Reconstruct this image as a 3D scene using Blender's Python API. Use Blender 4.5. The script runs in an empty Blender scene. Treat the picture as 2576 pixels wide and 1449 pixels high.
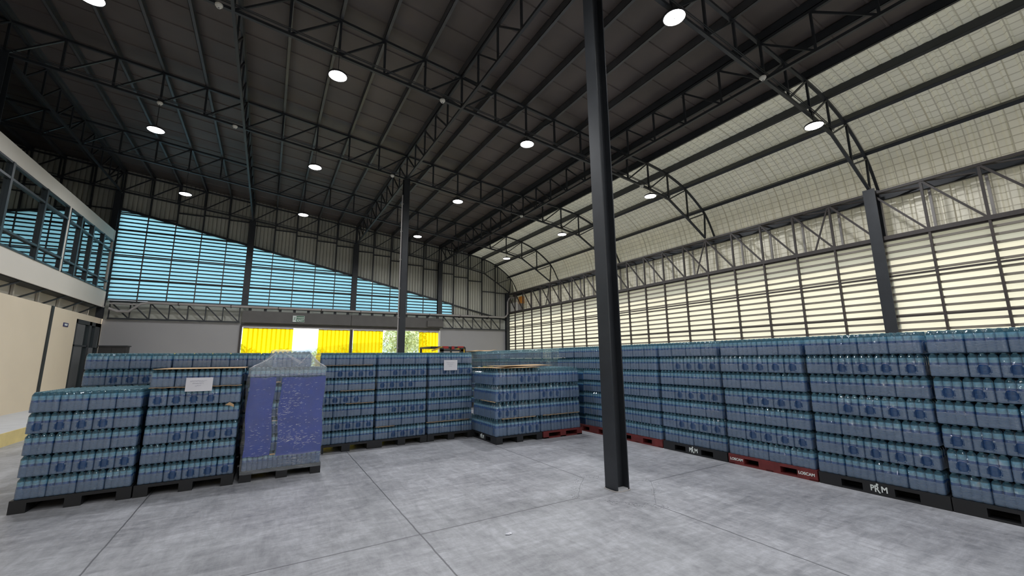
import bpy, math, random
from mathutils import Vector, Matrix, Euler
random.seed(7)
SC = bpy.context.scene
COL = SC.collection

# ------------------------------------------------------------------ camera
F_PX, YAW, PITCH, ROLL, CAM_H = 1029.83, .5359, .1708, -.0109, 1.6
cd = bpy.data.cameras.new('camera')
cd.sensor_fit = 'HORIZONTAL'
cd.sensor_width = 36.0
cd.lens = F_PX / 2576 * 36.0
cd.clip_start = .05
cd.clip_end = 600
cam = bpy.data.objects.new('camera', cd)
COL.objects.link(cam)
fwd = Vector((math.sin(YAW) * math.cos(PITCH), math.cos(YAW) * math.cos(PITCH), math.sin(PITCH)))
rt = fwd.cross(Vector((0, 0, 1))).normalized()
up = rt.cross(fwd)
cr, sr = math.cos(ROLL), math.sin(ROLL)
r2 = rt * cr + up * sr
u2 = up * cr - rt * sr
m = Matrix.Identity(4)
for i in range(3):
    m[i][0], m[i][1], m[i][2] = r2[i], u2[i], -fwd[i]
m.translation = Vector((0, 0, CAM_H))
cam.matrix_world = m
SC.camera = cam

# ------------------------------------------------------------------ world, sun, exposure
SC.view_settings.view_transform = 'Standard'
SC.view_settings.look = 'None'
SC.view_settings.gamma = 1
SC.view_settings.use_curve_mapping = False
SC.view_settings.exposure = 0.0
SC.render.film_transparent = False
cy = SC.cycles
cy.max_bounces = 8
cy.diffuse_bounces = 4
cy.glossy_bounces = 3
cy.transmission_bounces = 4
cy.transparent_max_bounces = 12
cy.use_denoising = True
cy.caustics_reflective = False
cy.caustics_refractive = False
cy.sample_clamp_indirect = 4
cy.use_adaptive_sampling = True
cy.adaptive_threshold = 0.02

SKY_STRENGTH = 2.3
w = bpy.data.worlds.new('world')
SC.world = w
w.use_nodes = True
nt = w.node_tree
bg = nt.nodes['Background']
tc = nt.nodes.new('ShaderNodeTexCoord')
sep = nt.nodes.new('ShaderNodeSeparateXYZ')
nt.links.new(tc.outputs['Generated'], sep.inputs[0])
cr_ = nt.nodes.new('ShaderNodeValToRGB')
cr_.color_ramp.elements[0].position = 0.0
cr_.color_ramp.elements[0].color = (.93, .96, 1, 1)
cr_.color_ramp.elements[1].position = .6
cr_.color_ramp.elements[1].color = (.62, .78, 1, 1)
nt.links.new(sep.outputs[2], cr_.inputs[0])
nt.links.new(cr_.outputs[0], bg.inputs[0])
bg.inputs[1].default_value = SKY_STRENGTH

sd = bpy.data.lights.new('sun', 'SUN')
sd.energy = 4.0
sd.angle = math.radians(2)
sd.color = (1, .93, .8)
sun = bpy.data.objects.new('sun', sd)
COL.objects.link(sun)
sun.location = (40, 10, 30)
sun.rotation_euler = Vector((-.75, -.15, -.6)).to_track_quat('-Z', 'Y').to_euler()
LAMP_W = 88.0

# ------------------------------------------------------------------ helpers
def tag(o, label=None, cat=None, group=None, kind=None):
    if label: o['label'] = label
    if cat: o['category'] = cat
    if group: o['group'] = group
    if kind: o['kind'] = kind
    return o

def link(o, parent=None):
    COL.objects.link(o)
    if parent is not None: o.parent = parent
    return o

def empty(name, loc=(0, 0, 0), rz=0.0):
    o = bpy.data.objects.new(name, None)
    o.empty_display_size = .1
    o.location = loc
    o.rotation_euler = (0, 0, rz)
    COL.objects.link(o)
    return o

class MB:
    def __init__(s):
        s.v, s.f, s.mi = [], [], []
    def quadgrid(s, rows, mat=0, closed=False):
        b = len(s.v); n = len(rows[0])
        for r in rows: s.v += [tuple(p) for p in r]
        for i in range(len(rows) - 1):
            for j in range(n if closed else n - 1):
                j2 = (j + 1) % n
                s.f.append((b + i * n + j, b + i * n + j2, b + (i + 1) * n + j2, b + (i + 1) * n + j)); s.mi.append(mat)
        return s
    def poly(s, pts, mat=0):
        b = len(s.v); s.v += [tuple(p) for p in pts]
        s.f.append(tuple(range(b, b + len(pts)))); s.mi.append(mat); return s
    def box(s, x0, x1, y0, y1, z0, z1, mat=0):
        b = len(s.v)
        s.v += [(x0, y0, z0), (x1, y0, z0), (x1, y1, z0), (x0, y1, z0), (x0, y0, z1), (x1, y0, z1), (x1, y1, z1), (x0, y1, z1)]
        for q in ((0, 3, 2, 1), (4, 5, 6, 7), (0, 1, 5, 4), (1, 2, 6, 5), (2, 3, 7, 6), (3, 0, 4, 7)):
            s.f.append(tuple(b + k for k in q)); s.mi.append(mat)
        return s
    def beam(s, a, c, w, h=None, mat=0, upv=(0, 0, 1)):
        h = h or w
        a, c = Vector(a), Vector(c); d = (c - a).normalized(); u = Vector(upv)
        if abs(d.dot(u)) > .95: u = Vector((0, 1, 0)) if abs(d.y) < .9 else Vector((1, 0, 0))
        sx = d.cross(u).normalized(); sy = sx.cross(d)
        b = len(s.v)
        for p in (a, c):
            for i, j in ((-1, -1), (1, -1), (1, 1), (-1, 1)):
                s.v.append(tuple(p + sx * (i * w / 2) + sy * (j * h / 2)))
        for q in ((0, 3, 2, 1), (4, 5, 6, 7), (0, 1, 5, 4), (1, 2, 6, 5), (2, 3, 7, 6), (3, 0, 4, 7)):
            s.f.append(tuple(b + k for k in q)); s.mi.append(mat)
        return s
    def tube(s, pts, r, seg=10, mat=0):
        pts = [Vector(p) for p in pts]; rows = []
        for i, p in enumerate(pts):
            d = (pts[min(i + 1, len(pts) - 1)] - pts[max(i - 1, 0)]).normalized()
            u = Vector((0, 0, 1)) if abs(d.z) < .9 else Vector((0, 1, 0))
            sx = d.cross(u).normalized(); sy = sx.cross(d)
            rows.append([p + sx * (r * math.cos(t * 2 * math.pi / seg)) + sy * (r * math.sin(t * 2 * math.pi / seg)) for t in range(seg)])
        s.quadgrid(rows, mat, True)
        s.poly(rows[0][::-1], mat); s.poly(rows[-1], mat); return s
    def lathe(s, prof, seg=16, c=(0, 0, 0), mats=None, cap=True):
        rows = [[(c[0] + r * math.cos(t * 2 * math.pi / seg), c[1] + r * math.sin(t * 2 * math.pi / seg), c[2] + z) for t in range(seg)] for r, z in prof]
        for i in range(len(rows) - 1): s.quadgrid(rows[i:i + 2], mats[i] if mats else 0, True)
        if cap:
            s.poly(rows[0][::-1], mats[0] if mats else 0); s.poly(rows[-1], mats[-1] if mats else 0)
        return s
    def mesh(s, name, mats, smooth=False):
        me = bpy.data.meshes.new(name)
        me.from_pydata(s.v, [], s.f)
        for mm in (mats if isinstance(mats, (list, tuple)) else [mats]): me.materials.append(mm)
        me.polygons.foreach_set('material_index', s.mi)
        if smooth: me.polygons.foreach_set('use_smooth', [True] * len(s.f))
        me.update()
        return me
    def build(s, name, mats, parent=None, smooth=False):
        return link(bpy.data.objects.new(name, s.mesh(name, mats, smooth)), parent)

def mesh_obj(name, me, parent=None, loc=None, rz=None):
    o = bpy.data.objects.new(name, me)
    if loc is not None: o.location = loc
    if rz is not None: o.rotation_euler = (0, 0, rz)
    return link(o, parent)

def struct(name, mb, mats, parent=None, smooth=False):
    o = mb.build(name, mats, parent, smooth)
    o['kind'] = 'structure'
    return o

# ------------------------------------------------------------------ materials
def mat(name, col, rough=.6, metal=0.0, spec=.5, bump=0.0, bscale=20, var=0.0, vscale=3.0, coat=0.0):
    mt = bpy.data.materials.new(name); mt.use_nodes = True
    n = mt.node_tree; p = n.nodes['Principled BSDF']
    p.inputs['Base Color'].default_value = (*col, 1)
    p.inputs['Roughness'].default_value = rough
    p.inputs['Metallic'].default_value = metal
    p.inputs['Specular IOR Level'].default_value = spec
    p.inputs['Coat Weight'].default_value = coat
    t = n.nodes.new('ShaderNodeTexCoord')
    no = n.nodes.new('ShaderNodeTexNoise'); no.inputs['Scale'].default_value = vscale; no.inputs['Detail'].default_value = 4
    n.links.new(t.outputs['Object'], no.inputs['Vector'])
    mr = n.nodes.new('ShaderNodeMapRange'); mr.inputs['From Min'].default_value = .3; mr.inputs['From Max'].default_value = .7
    mr.inputs['To Min'].default_value = 1 - max(var, .04); mr.inputs['To Max'].default_value = 1 + max(var, .04)
    n.links.new(no.outputs['Fac'], mr.inputs['Value'])
    mx = n.nodes.new('ShaderNodeVectorMath'); mx.operation = 'SCALE'; mx.inputs[0].default_value = col
    n.links.new(mr.outputs[0], mx.inputs['Scale']); n.links.new(mx.outputs[0], p.inputs['Base Color'])
    if bump:
        b = n.nodes.new('ShaderNodeBump'); b.inputs['Strength'].default_value = bump; b.inputs['Distance'].default_value = .01
        n2 = n.nodes.new('ShaderNodeTexNoise'); n2.inputs['Scale'].default_value = bscale
        n.links.new(t.outputs['Object'], n2.inputs['Vector']); n.links.new(n2.outputs['Fac'], b.inputs['Height']); n.links.new(b.outputs[0], p.inputs['Normal'])
    return mt

def translucent(name, col, tw=.75, tcol=None):
    mt = bpy.data.materials.new(name); mt.use_nodes = True
    n = mt.node_tree; n.nodes.remove(n.nodes['Principled BSDF']); out = n.nodes['Material Output']
    t = n.nodes.new('ShaderNodeTexCoord'); no = n.nodes.new('ShaderNodeTexNoise'); no.inputs['Scale'].default_value = .9
    mp = n.nodes.new('ShaderNodeMapping'); n.links.new(t.outputs['Object'], mp.inputs['Vector']); n.links.new(mp.outputs[0], no.inputs['Vector'])
    mr = n.nodes.new('ShaderNodeMapRange'); mr.inputs['To Min'].default_value = .82; mr.inputs['To Max'].default_value = 1.1
    n.links.new(no.outputs['Fac'], mr.inputs['Value'])
    sc = n.nodes.new('ShaderNodeVectorMath'); sc.operation = 'SCALE'; sc.inputs[0].default_value = tcol or col; n.links.new(mr.outputs[0], sc.inputs['Scale'])
    a = n.nodes.new('ShaderNodeBsdfTranslucent'); n.links.new(sc.outputs[0], a.inputs['Color'])
    d = n.nodes.new('ShaderNodeBsdfDiffuse'); d.inputs['Color'].default_value = (*col, 1)
    x = n.nodes.new('ShaderNodeMixShader'); x.inputs[0].default_value = tw
    n.links.new(d.outputs[0], x.inputs[1]); n.links.new(a.outputs[0], x.inputs[2]); n.links.new(x.outputs[0], out.inputs['Surface'])
    return mt

def emission(name, col, st):
    mt = bpy.data.materials.new(name); mt.use_nodes = True
    n = mt.node_tree; p = n.nodes['Principled BSDF']
    p.inputs['Base Color'].default_value = (*col, 1)
    p.inputs['Emission Color'].default_value = (*col, 1); p.inputs['Emission Strength'].default_value = st
    return mt

def clear_film(name, tint, fac, rough=.2, stripes=60.0, bump=.5, hole=None, stretch=(1, 1, 12), gloss=.05):
    """thin plastic film: mostly see-through, milky, glossy and wrinkled"""
    mt = bpy.data.materials.new(name); mt.use_nodes = True
    n = mt.node_tree; p = n.nodes['Principled BSDF']; out = n.nodes['Material Output']
    p.inputs['Base Color'].default_value = (*tint, 1); p.inputs['Roughness'].default_value = rough
    p.inputs['Specular IOR Level'].default_value = .9
    tr = n.nodes.new('ShaderNodeBsdfTransparent')
    x = n.nodes.new('ShaderNodeMixShader')
    t = n.nodes.new('ShaderNodeTexCoord'); mp = n.nodes.new('ShaderNodeMapping'); mp.inputs['Scale'].default_value = stretch
    n.links.new(t.outputs['Object'], mp.inputs['Vector'])
    no = n.nodes.new('ShaderNodeTexNoise'); no.inputs['Scale'].default_value = stripes; no.inputs['Detail'].default_value = 3
    n.links.new(mp.outputs[0], no.inputs['Vector'])
    b = n.nodes.new('ShaderNodeBump'); b.inputs['Strength'].default_value = bump; b.inputs['Distance'].default_value = .01
    n.links.new(no.outputs['Fac'], b.inputs['Height']); n.links.new(b.outputs[0], p.inputs['Normal'])
    mr = n.nodes.new('ShaderNodeMapRange'); mr.inputs['From Min'].default_value = .35; mr.inputs['From Max'].default_value = .8
    mr.inputs['To Min'].default_value = fac * .75; mr.inputs['To Max'].default_value = min(1, fac * 1.7)
    n.links.new(no.outputs['Fac'], mr.inputs['Value'])
    n.links.new(mr.outputs[0], x.inputs[0]); n.links.new(tr.outputs[0], x.inputs[1]); n.links.new(p.outputs[0], x.inputs[2])
    g = n.nodes.new('ShaderNodeBsdfGlossy'); g.inputs['Roughness'].default_value = rough; n.links.new(b.outputs[0], g.inputs['Normal'])
    x2 = n.nodes.new('ShaderNodeMixShader'); x2.inputs[0].default_value = gloss
    n.links.new(x.outputs[0], x2.inputs[1]); n.links.new(g.outputs[0], x2.inputs[2])
    n.links.new(x2.outputs[0], out.inputs['Surface'])
    return mt

M = {}
M['steel'] = mat('dark_steel_paint', (.030, .034, .040), .45, .1, .5, var=.15)
M['steel_mid'] = mat('brown_grey_steel', (.060, .052, .050), .5, .1, var=.15)
M['steel_purlin'] = mat('galvanised_purlin_dark', (.085, .088, .095), .4, .4, var=.15)
M['roof'] = mat('dark_roof_insulation', (.094, .078, .073), .55, var=.25, vscale=.6, bump=.15, bscale=30)
M['white_wall'] = mat('white_plaster', (.36, .355, .36), .8, var=.04, vscale=.5)
M['beige_wall'] = mat('beige_plaster', (.72, .62, .48), .8, var=.03, vscale=.6, bump=.05, bscale=80)
M['office_wall'] = mat('office_plaster', (.66, .62, .56), .8, var=.04, vscale=.5)
M['grey_board'] = mat('grey_fascia_board', (.11, .105, .10), .6, var=.08)
M['black'] = mat('black_plastic', (.012, .013, .015), .45, var=.1)
M['red_wood'] = mat('dark_red_pallet_paint', (.15, .022, .022), .6, var=.25, vscale=8)
M['cardboard'] = mat('cardboard', (.55, .37, .20), .8, var=.08)
M['paper'] = mat('paper', (.72, .72, .76), .8)
M['ink'] = mat('pen_ink', (.08, .09, .2), .7)
M['pipe'] = mat('grey_pvc_pipe', (.36, .34, .33), .45, var=.06)
M['frame'] = mat('dark_grey_window_frame', (.035, .045, .05), .4, .2)
M['cladding'] = mat('grey_metal_cladding', (.50, .50, .44), .5, .2, var=.08, vscale=.8)
M['rail'] = mat('louvre_rail_brown', (.055, .045, .042), .5)
M['white_plastic'] = mat('white_plastic', (.75, .74, .68), .5)
M['yellow_kerb'] = mat('yellow_kerb_paint', (.72, .58, .26), .7, var=.1)
M['walkway'] = mat('walkway_concrete', (.55, .56, .58), .7, var=.06)
M['sign_blue'] = mat('sign_navy', (.03, .03, .12), .5)
M['sign_white'] = mat('sign_white', (.75, .8, .78), .6)
M['sign_green'] = mat('sign_green', (.05, .16, .09), .5)
M['curtain'] = None
M['door_black'] = mat('dark_cabinet', (.02, .02, .022), .5)
M['forklift_yellow'] = mat('forklift_yellow', (.75, .5, .05), .4)
M['forklift_red'] = mat('forklift_red', (.4, .03, .03), .5)
M['rubber'] = mat('rubber', (.015, .015, .015), .8)
M['lamp_body'] = mat('lamp_housing', (.05, .05, .055), .4, .5)
M['lamp'] = emission('lamp_diffuser', (1, .98, 1), 14)
M['lamp_ring'] = mat('lamp_ring', (.2, .2, .22), .5)
M['orange'] = mat('orange_paint', (.75, .3, .05), .5)
M['film_scrap'] = mat('plastic_scrap', (.8, .8, .85), .1, coat=1)
M['slat_cream'] = translucent('cream_translucent_slat', (.84, .80, .66), .8, (.60, .565, .44))
M['slat_cyan'] = translucent('cyan_translucent_slat', (.40, .66, .72), .8, (.38, .71, .80))
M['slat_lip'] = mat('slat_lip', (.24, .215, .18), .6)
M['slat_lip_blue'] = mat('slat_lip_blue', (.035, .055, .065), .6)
M['leaf'] = mat('leaves', (.62, .66, .32), .6, var=.35, vscale=2)
M['leaf_dark'] = mat('leaves_dark', (.42, .48, .22), .6, var=.35, vscale=2)
M['bark'] = mat('bark', (.12, .09, .07), .9, var=.2)
M['ground'] = mat('outdoor_ground', (.45, .43, .36), .9, var=.15, vscale=.3)
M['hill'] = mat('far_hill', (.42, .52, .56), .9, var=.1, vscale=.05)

# bottle plastics and labels (opaque, saturated, glossy)
def plastic(name, col, tcol, tw, rough=.15, var=.15):
    mt = mat(name, col, rough, spec=.8, coat=1.0, var=var, vscale=40)
    n = mt.node_tree; p = n.nodes['Principled BSDF']
    tl = n.nodes.new('ShaderNodeBsdfTranslucent'); tl.inputs['Color'].default_value = (*tcol, 1)
    x = n.nodes.new('ShaderNodeMixShader'); x.inputs[0].default_value = tw
    n.links.new(p.outputs[0], x.inputs[1]); n.links.new(tl.outputs[0], x.inputs[2]); n.links.new(x.outputs[0], n.nodes['Material Output'].inputs['Surface'])
    return mt
BOTTLE = dict(
    pet=((.05, .105, .13), (.40, .68, .80), .42, .05), label_teal=((.21, .45, .60), (.50, .84, 1.0), .38),
    label_blue=((.012, .085, .30), (.06, .34, .85), .30), label_pale=((.08, .15, .27), (.42, .64, .98), .58))
for k_, v_ in BOTTLE.items(): M[k_] = plastic('bottle_' + k_, *v_)
M['cap'] = mat('bottle_cap', (.11, .23, .28), .3)
M['film'] = clear_film('shrink_film', (.25, .345, .455), .36, .28, 34, .35, gloss=.045)
M['film_clear'] = clear_film('shrink_film_stretched_clear', (.50, .62, .68), .05, .06, 40, .35, gloss=.10)
M['film_rim'] = mat('film_fold', (.36, .43, .50), .3)
M['stretch'] = clear_film('stretch_film', (.60, .68, .74), .05, .10, 24, .9, stretch=(1, 1, 4.5), gloss=.06)
M['glint'] = mat('bright_film_glint', (.85, .88, .92), .15, coat=1)
M['blue_sheet'] = mat('blue_plastic_sheet', (.010, .040, .30), .4, var=.15, vscale=6, coat=.1, bump=.2, bscale=9)

def glass_mat(name, fac, tint):
    mt = bpy.data.materials.new(name); mt.use_nodes = True
    n = mt.node_tree; n.nodes.remove(n.nodes['Principled BSDF']); out = n.nodes['Material Output']
    g = n.nodes.new('ShaderNodeBsdfGlossy'); g.inputs['Roughness'].default_value = .01; g.inputs['Color'].default_value = (.9, .95, .95, 1)
    tr = n.nodes.new('ShaderNodeBsdfTransparent'); tr.inputs['Color'].default_value = (*tint, 1)
    fr = n.nodes.new('ShaderNodeFresnel'); fr.inputs[0].default_value = 1.6
    mr = n.nodes.new('ShaderNodeMapRange'); mr.inputs['To Min'].default_value = fac; mr.inputs['To Max'].default_value = 1.0
    n.links.new(fr.outputs[0], mr.inputs['Value'])
    x = n.nodes.new('ShaderNodeMixShader'); n.links.new(mr.outputs[0], x.inputs[0])
    n.links.new(tr.outputs[0], x.inputs[1]); n.links.new(g.outputs[0], x.inputs[2]); n.links.new(x.outputs[0], out.inputs['Surface'])
    return mt
M['glass'] = glass_mat('office_glass', .42, (.45, .5, .5))
M['office_interior'] = mat('office_interior', (.30, .28, .25), .8)
M['blind'] = mat('cream_blind', (.75, .70, .52), .8)

# yellow pvc strip: tinted see-through
mt = bpy.data.materials.new('yellow_pvc_strip'); mt.use_nodes = True
n = mt.node_tree; p = n.nodes['Principled BSDF']; out = n.nodes['Material Output']
p.inputs['Base Color'].default_value = (.95, .62, .01, 1); p.inputs['Roughness'].default_value = .15
tr = n.nodes.new('ShaderNodeBsdfTransparent'); tr.inputs['Color'].default_value = (1, .80, .02, 1)
tl = n.nodes.new('ShaderNodeBsdfTranslucent'); tl.inputs['Color'].default_value = (1, .72, .01, 1)
x1 = n.nodes.new('ShaderNodeMixShader'); x1.inputs[0].default_value = .42
x2 = n.nodes.new('ShaderNodeMixShader'); x2.inputs[0].default_value = .12
n.links.new(tr.outputs[0], x1.inputs[1]); n.links.new(tl.outputs[0], x1.inputs[2])
n.links.new(x1.outputs[0], x2.inputs[1]); n.links.new(p.outputs[0], x2.inputs[2]); n.links.new(x2.outputs[0], out.inputs['Surface'])
M['curtain'] = mt

# concrete floor: broom streaks, blotches, saw-cut joints, speckle round the column
def floor_material():
    mt = bpy.data.materials.new('concrete_floor'); mt.use_nodes = True
    n = mt.node_tree; p = n.nodes['Principled BSDF']; L = n.links.new
    t = n.nodes.new('ShaderNodeTexCoord')
    def noise(scale, detail=4, st=(1, 1, 1), rot=0.0, rough=.6, dist=0.0):
        mp = n.nodes.new('ShaderNodeMapping'); mp.inputs['Scale'].default_value = st; mp.inputs['Rotation'].default_value = (0, 0, rot)
        L(t.outputs['Object'], mp.inputs['Vector'])
        o = n.nodes.new('ShaderNodeTexNoise'); o.inputs['Scale'].default_value = scale; o.inputs['Detail'].default_value = detail; o.inputs['Roughness'].default_value = rough; o.inputs['Distortion'].default_value = dist
        L(mp.outputs[0], o.inputs['Vector']); return o.outputs['Fac']
    def math_(op, a, b=None, c=None):
        o = n.nodes.new('ShaderNodeMath'); o.operation = op
        for i, v in enumerate((a, b, c)):
            if v is None: continue
            if isinstance(v, (int, float)): o.inputs[i].default_value = v
            else: L(v, o.inputs[i])
        return o.outputs[0]
    a = noise(1.3, 5); b = noise(3.2, 6, (.6, 2.6, 1), .55, .72, 1.2); c = noise(4.0, 6, (2.4, .5, 1), -.35, .72, .8); d = noise(9, 6, rough=.78)
    s = math_('MULTIPLY_ADD', a, .34, math_('MULTIPLY_ADD', b, .34, math_('MULTIPLY_ADD', c, .28, math_('MULTIPLY', d, .32))))
    ramp = n.nodes.new('ShaderNodeValToRGB')
    e = ramp.color_ramp.elements
    e[0].position = .50; e[0].color = (.19, .195, .21, 1)
    e[1].position = .80; e[1].color = (.50, .51, .545, 1)
    mid = e.new(.64); mid.color = (.325, .33, .35, 1)
    L(s, ramp.inputs[0])
    # saw-cut joints: world x / y lines and the diamond round the column base
    sp = n.nodes.new('ShaderNodeSeparateXYZ'); L(t.outputs['Object'], sp.inputs[0])
    X, Y = sp.outputs[0], sp.outputs[1]
    ju = noise(3.0, 2)
    wob = math_('MULTIPLY', math_('SUBTRACT', ju, .5), .02)
    lines = []
    dx = math_('ABSOLUTE', math_('SUBTRACT', X, 3.83)); dy = math_('ABSOLUTE', math_('SUBTRACT', Y, 3.99))
    dia = math_('ADD', dx, dy)
    outside = math_('GREATER_THAN', dia, .62)
    for v in (-1.10, 1.357, 3.81, 6.3): lines.append(math_('LESS_THAN', math_('ABSOLUTE', math_('SUBTRACT', math_('ADD', X, wob), v)), .007))
    for v in (4.0, 10.2, -2.2): lines.append(math_('LESS_THAN', math_('ABSOLUTE', math_('SUBTRACT', math_('ADD', Y, wob), v)), .007))
    mxl = lines[0]
    for q in lines[1:]: mxl = math_('MAXIMUM', mxl, q)
    mxl = math_('MULTIPLY', mxl, outside)
    dl = math_('LESS_THAN', math_('ABSOLUTE', math_('SUBTRACT', math_('ADD', dia, math_('MULTIPLY', wob, 3.0)), .62)), .008)
    j = math_('MAXIMUM', math_('MULTIPLY', mxl, .85), math_('MULTIPLY', dl, .38))
    # grit near the diamond
    vo = n.nodes.new('ShaderNodeTexVoronoi'); vo.inputs['Scale'].default_value = 38; L(t.outputs['Object'], vo.inputs['Vector'])
    dots = math_('LESS_THAN', vo.outputs['Distance'], .30)
    ringz = math_('LESS_THAN', math_('ABSOLUTE', math_('SUBTRACT', dia, .68)), .10)
    patch = math_('GREATER_THAN', noise(5, 3), .50)
    grit = math_('MULTIPLY', math_('MULTIPLY', dots, ringz), patch)
    j = math_('MAXIMUM', j, math_('MULTIPLY', grit, .8))
    mix = n.nodes.new('ShaderNodeMix'); mix.data_type = 'RGBA'
    L(j, mix.inputs['Factor']); L(ramp.outputs[0], mix.inputs['A']); mix.inputs['B'].default_value = (.09, .092, .10, 1)
    L(mix.outputs['Result'], p.inputs['Base Color'])
    mr = n.nodes.new('ShaderNodeMapRange'); mr.inputs['To Min'].default_value = .30; mr.inputs['To Max'].default_value = .55
    L(b, mr.inputs['Value']); L(mr.outputs[0], p.inputs['Roughness'])
    p.inputs['Specular IOR Level'].default_value = .45
    bp = n.nodes.new('ShaderNodeBump'); bp.inputs['Strength'].default_value = .12; bp.inputs['Distance'].default_value = .01
    L(math_('SUBTRACT', d, math_('MULTIPLY', j, 2.0)), bp.inputs['Height']); L(bp.outputs[0], p.inputs['Normal'])
    return mt
M['floor'] = floor_material()

def quilt_material():
    """pale foil-faced insulation with faint stitched squares"""
    mt = bpy.data.materials.new('pale_quilted_foil'); mt.use_nodes = True
    n = mt.node_tree; p = n.nodes['Principled BSDF']; L = n.links.new
    t = n.nodes.new('ShaderNodeTexCoord')
    br = n.nodes.new('ShaderNodeTexBrick'); br.offset = 0.0
    br.inputs['Color1'].default_value = (.80, .765, .65, 1); br.inputs['Color2'].default_value = (.74, .71, .605, 1); br.inputs['Mortar'].default_value = (.52, .485, .40, 1)
    br.inputs['Scale'].default_value = 1; br.inputs['Mortar Size'].default_value = .011; br.inputs['Brick Width'].default_value = .22; br.inputs['Row Height'].default_value = .17
    L(t.outputs['UV'], br.inputs['Vector'])
    L(br.outputs['Color'], p.inputs['Base Color'])
    p.inputs['Roughness'].default_value = .38; p.inputs['Metallic'].default_value = .15
    b = n.nodes.new('ShaderNodeBump'); b.inputs['Strength'].default_value = .6; b.inputs['Distance'].default_value = .02; b.invert = True
    L(br.outputs['Fac'], b.inputs['Height'])
    no = n.nodes.new('ShaderNodeTexNoise'); no.inputs['Scale'].default_value = 9; L(t.outputs['Object'], no.inputs['Vector'])
    b2 = n.nodes.new('ShaderNodeBump'); b2.inputs['Strength'].default_value = .35; b2.inputs['Distance'].default_value = .02
    L(no.outputs['Fac'], b2.inputs['Height']); L(b.outputs[0], b2.inputs['Normal']); L(b2.outputs[0], p.inputs['Normal'])
    tl = n.nodes.new('ShaderNodeBsdfTranslucent'); mc = n.nodes.new('ShaderNodeMix'); mc.data_type = 'RGBA'; mc.blend_type = 'MULTIPLY'; mc.inputs['Factor'].default_value = 1
    L(br.outputs['Color'], mc.inputs['A']); mc.inputs['B'].default_value = (1, .97, .84, 1); L(mc.outputs['Result'], tl.inputs['Color'])
    ms = n.nodes.new('ShaderNodeMixShader'); ms.inputs[0].default_value = QUILT_T
    L(p.outputs[0], ms.inputs[1]); L(tl.outputs[0], ms.inputs[2]); L(ms.outputs[0], n.nodes['Material Output'].inputs['Surface'])
    return mt
QUILT_T = .065
M['quilt'] = quilt_material()

# ------------------------------------------------------------------ building grid
X0, S, Y0, T = 3.745, .964, 3.93, 4.763
XW, ZT, ZBT = 13.29, 5.737, 4.504
YE = Y0 + 4 * T            # 22.98 end wall line
YB = -8.6                  # back of the hall, behind the camera
def gx(k): return X0 + k * S
def zb(x): return 7.828 - .1048 * (x - X0)
ARC_T = {6: 8.08, 7: 8.0, 8: 7.83, 9: 7.46, 10: 6.75}
ARC_B = {6: 7.22, 7: 7.10, 8: 6.92, 9: 6.36, 10: 5.82}
def top_pt(k): return (gx(k), ARC_T.get(k, zb(gx(k)) + .86))
def bot_pt(k):
    if k == 10: return (XW, ARC_B[10])
    return (gx(k), ARC_B.get(k, zb(gx(k))))
def rail_interp(pts, x):
    for (a, za), (b, zb_) in zip(pts, pts[1:]):
        if x <= b: return za + (zb_ - za) * (x - a) / (b - a)
    return pts[-1][1]

ORD = ['first', 'second', 'third', 'fourth', 'fifth', 'sixth', 'seventh', 'eighth', 'ninth', 'tenth', 'eleventh', 'twelfth', 'thirteenth', 'fourteenth', 'fifteenth', 'sixteenth', 'seventeenth', 'eighteenth', 'nineteenth', 'twentieth', 'twenty-first', 'twenty-second', 'twenty-third', 'twenty-fourth', 'twenty-fifth']

# floor
struct('floor', MB().box(-10.2, 14.1, YB, YE + .3, -.2, 0), M['floor'])
struct('trim_1', MB().box(-9.9, -4.33, YB + .05, YE, 0, .05).box(-9.9, -4.33, YB + .05, YE, .05, .262), M['walkway'])
struct('trim_2', MB().box(-4.33, -4.31, YB + .05, YE, 0, .265), M['yellow_kerb'])

# ------------------------------------------------------------------ roof skins
def catmull(pts, n):
    out = []
    P = [pts[0]] + pts + [pts[-1]]
    for i in range(1, len(P) - 2):
        for j in range(n):
            t = j / n
            a, b, c, d = [Vector(q) for q in P[i - 1:i + 3]]
            out.append(.5 * ((2 * b) + (c - a) * t + (2 * a - 5 * b + 4 * c - d) * t * t + (3 * b - a - 3 * c + d) * t ** 3))
    out.append(Vector(P[-2])); return out
OFF = .24
dark_prof = [(-10.1, zb(-10.1) + .86 + OFF), (gx(5), top_pt(5)[1] + OFF), (gx(7) + .05, 8.0 + OFF)]
mb = MB()
mb.quadgrid([[(x, y, z) for x, z in dark_prof] for y in (YB, YE + .3)])
mb.quadgrid([[(x, y, z + .05) for x, z in dark_prof] for y in (YB, YE + .3)])
# shallow ribs that cross the slope
y = YB + .3
while y < YE:
    mb.quadgrid([[(x, y + dy, z - dz) for x, z in dark_prof] for dy, dz in ((0, 0), (.012, .022), (.05, .022), (.062, 0))])
    y += .76
struct('ceiling', mb, M['roof'])

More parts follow.
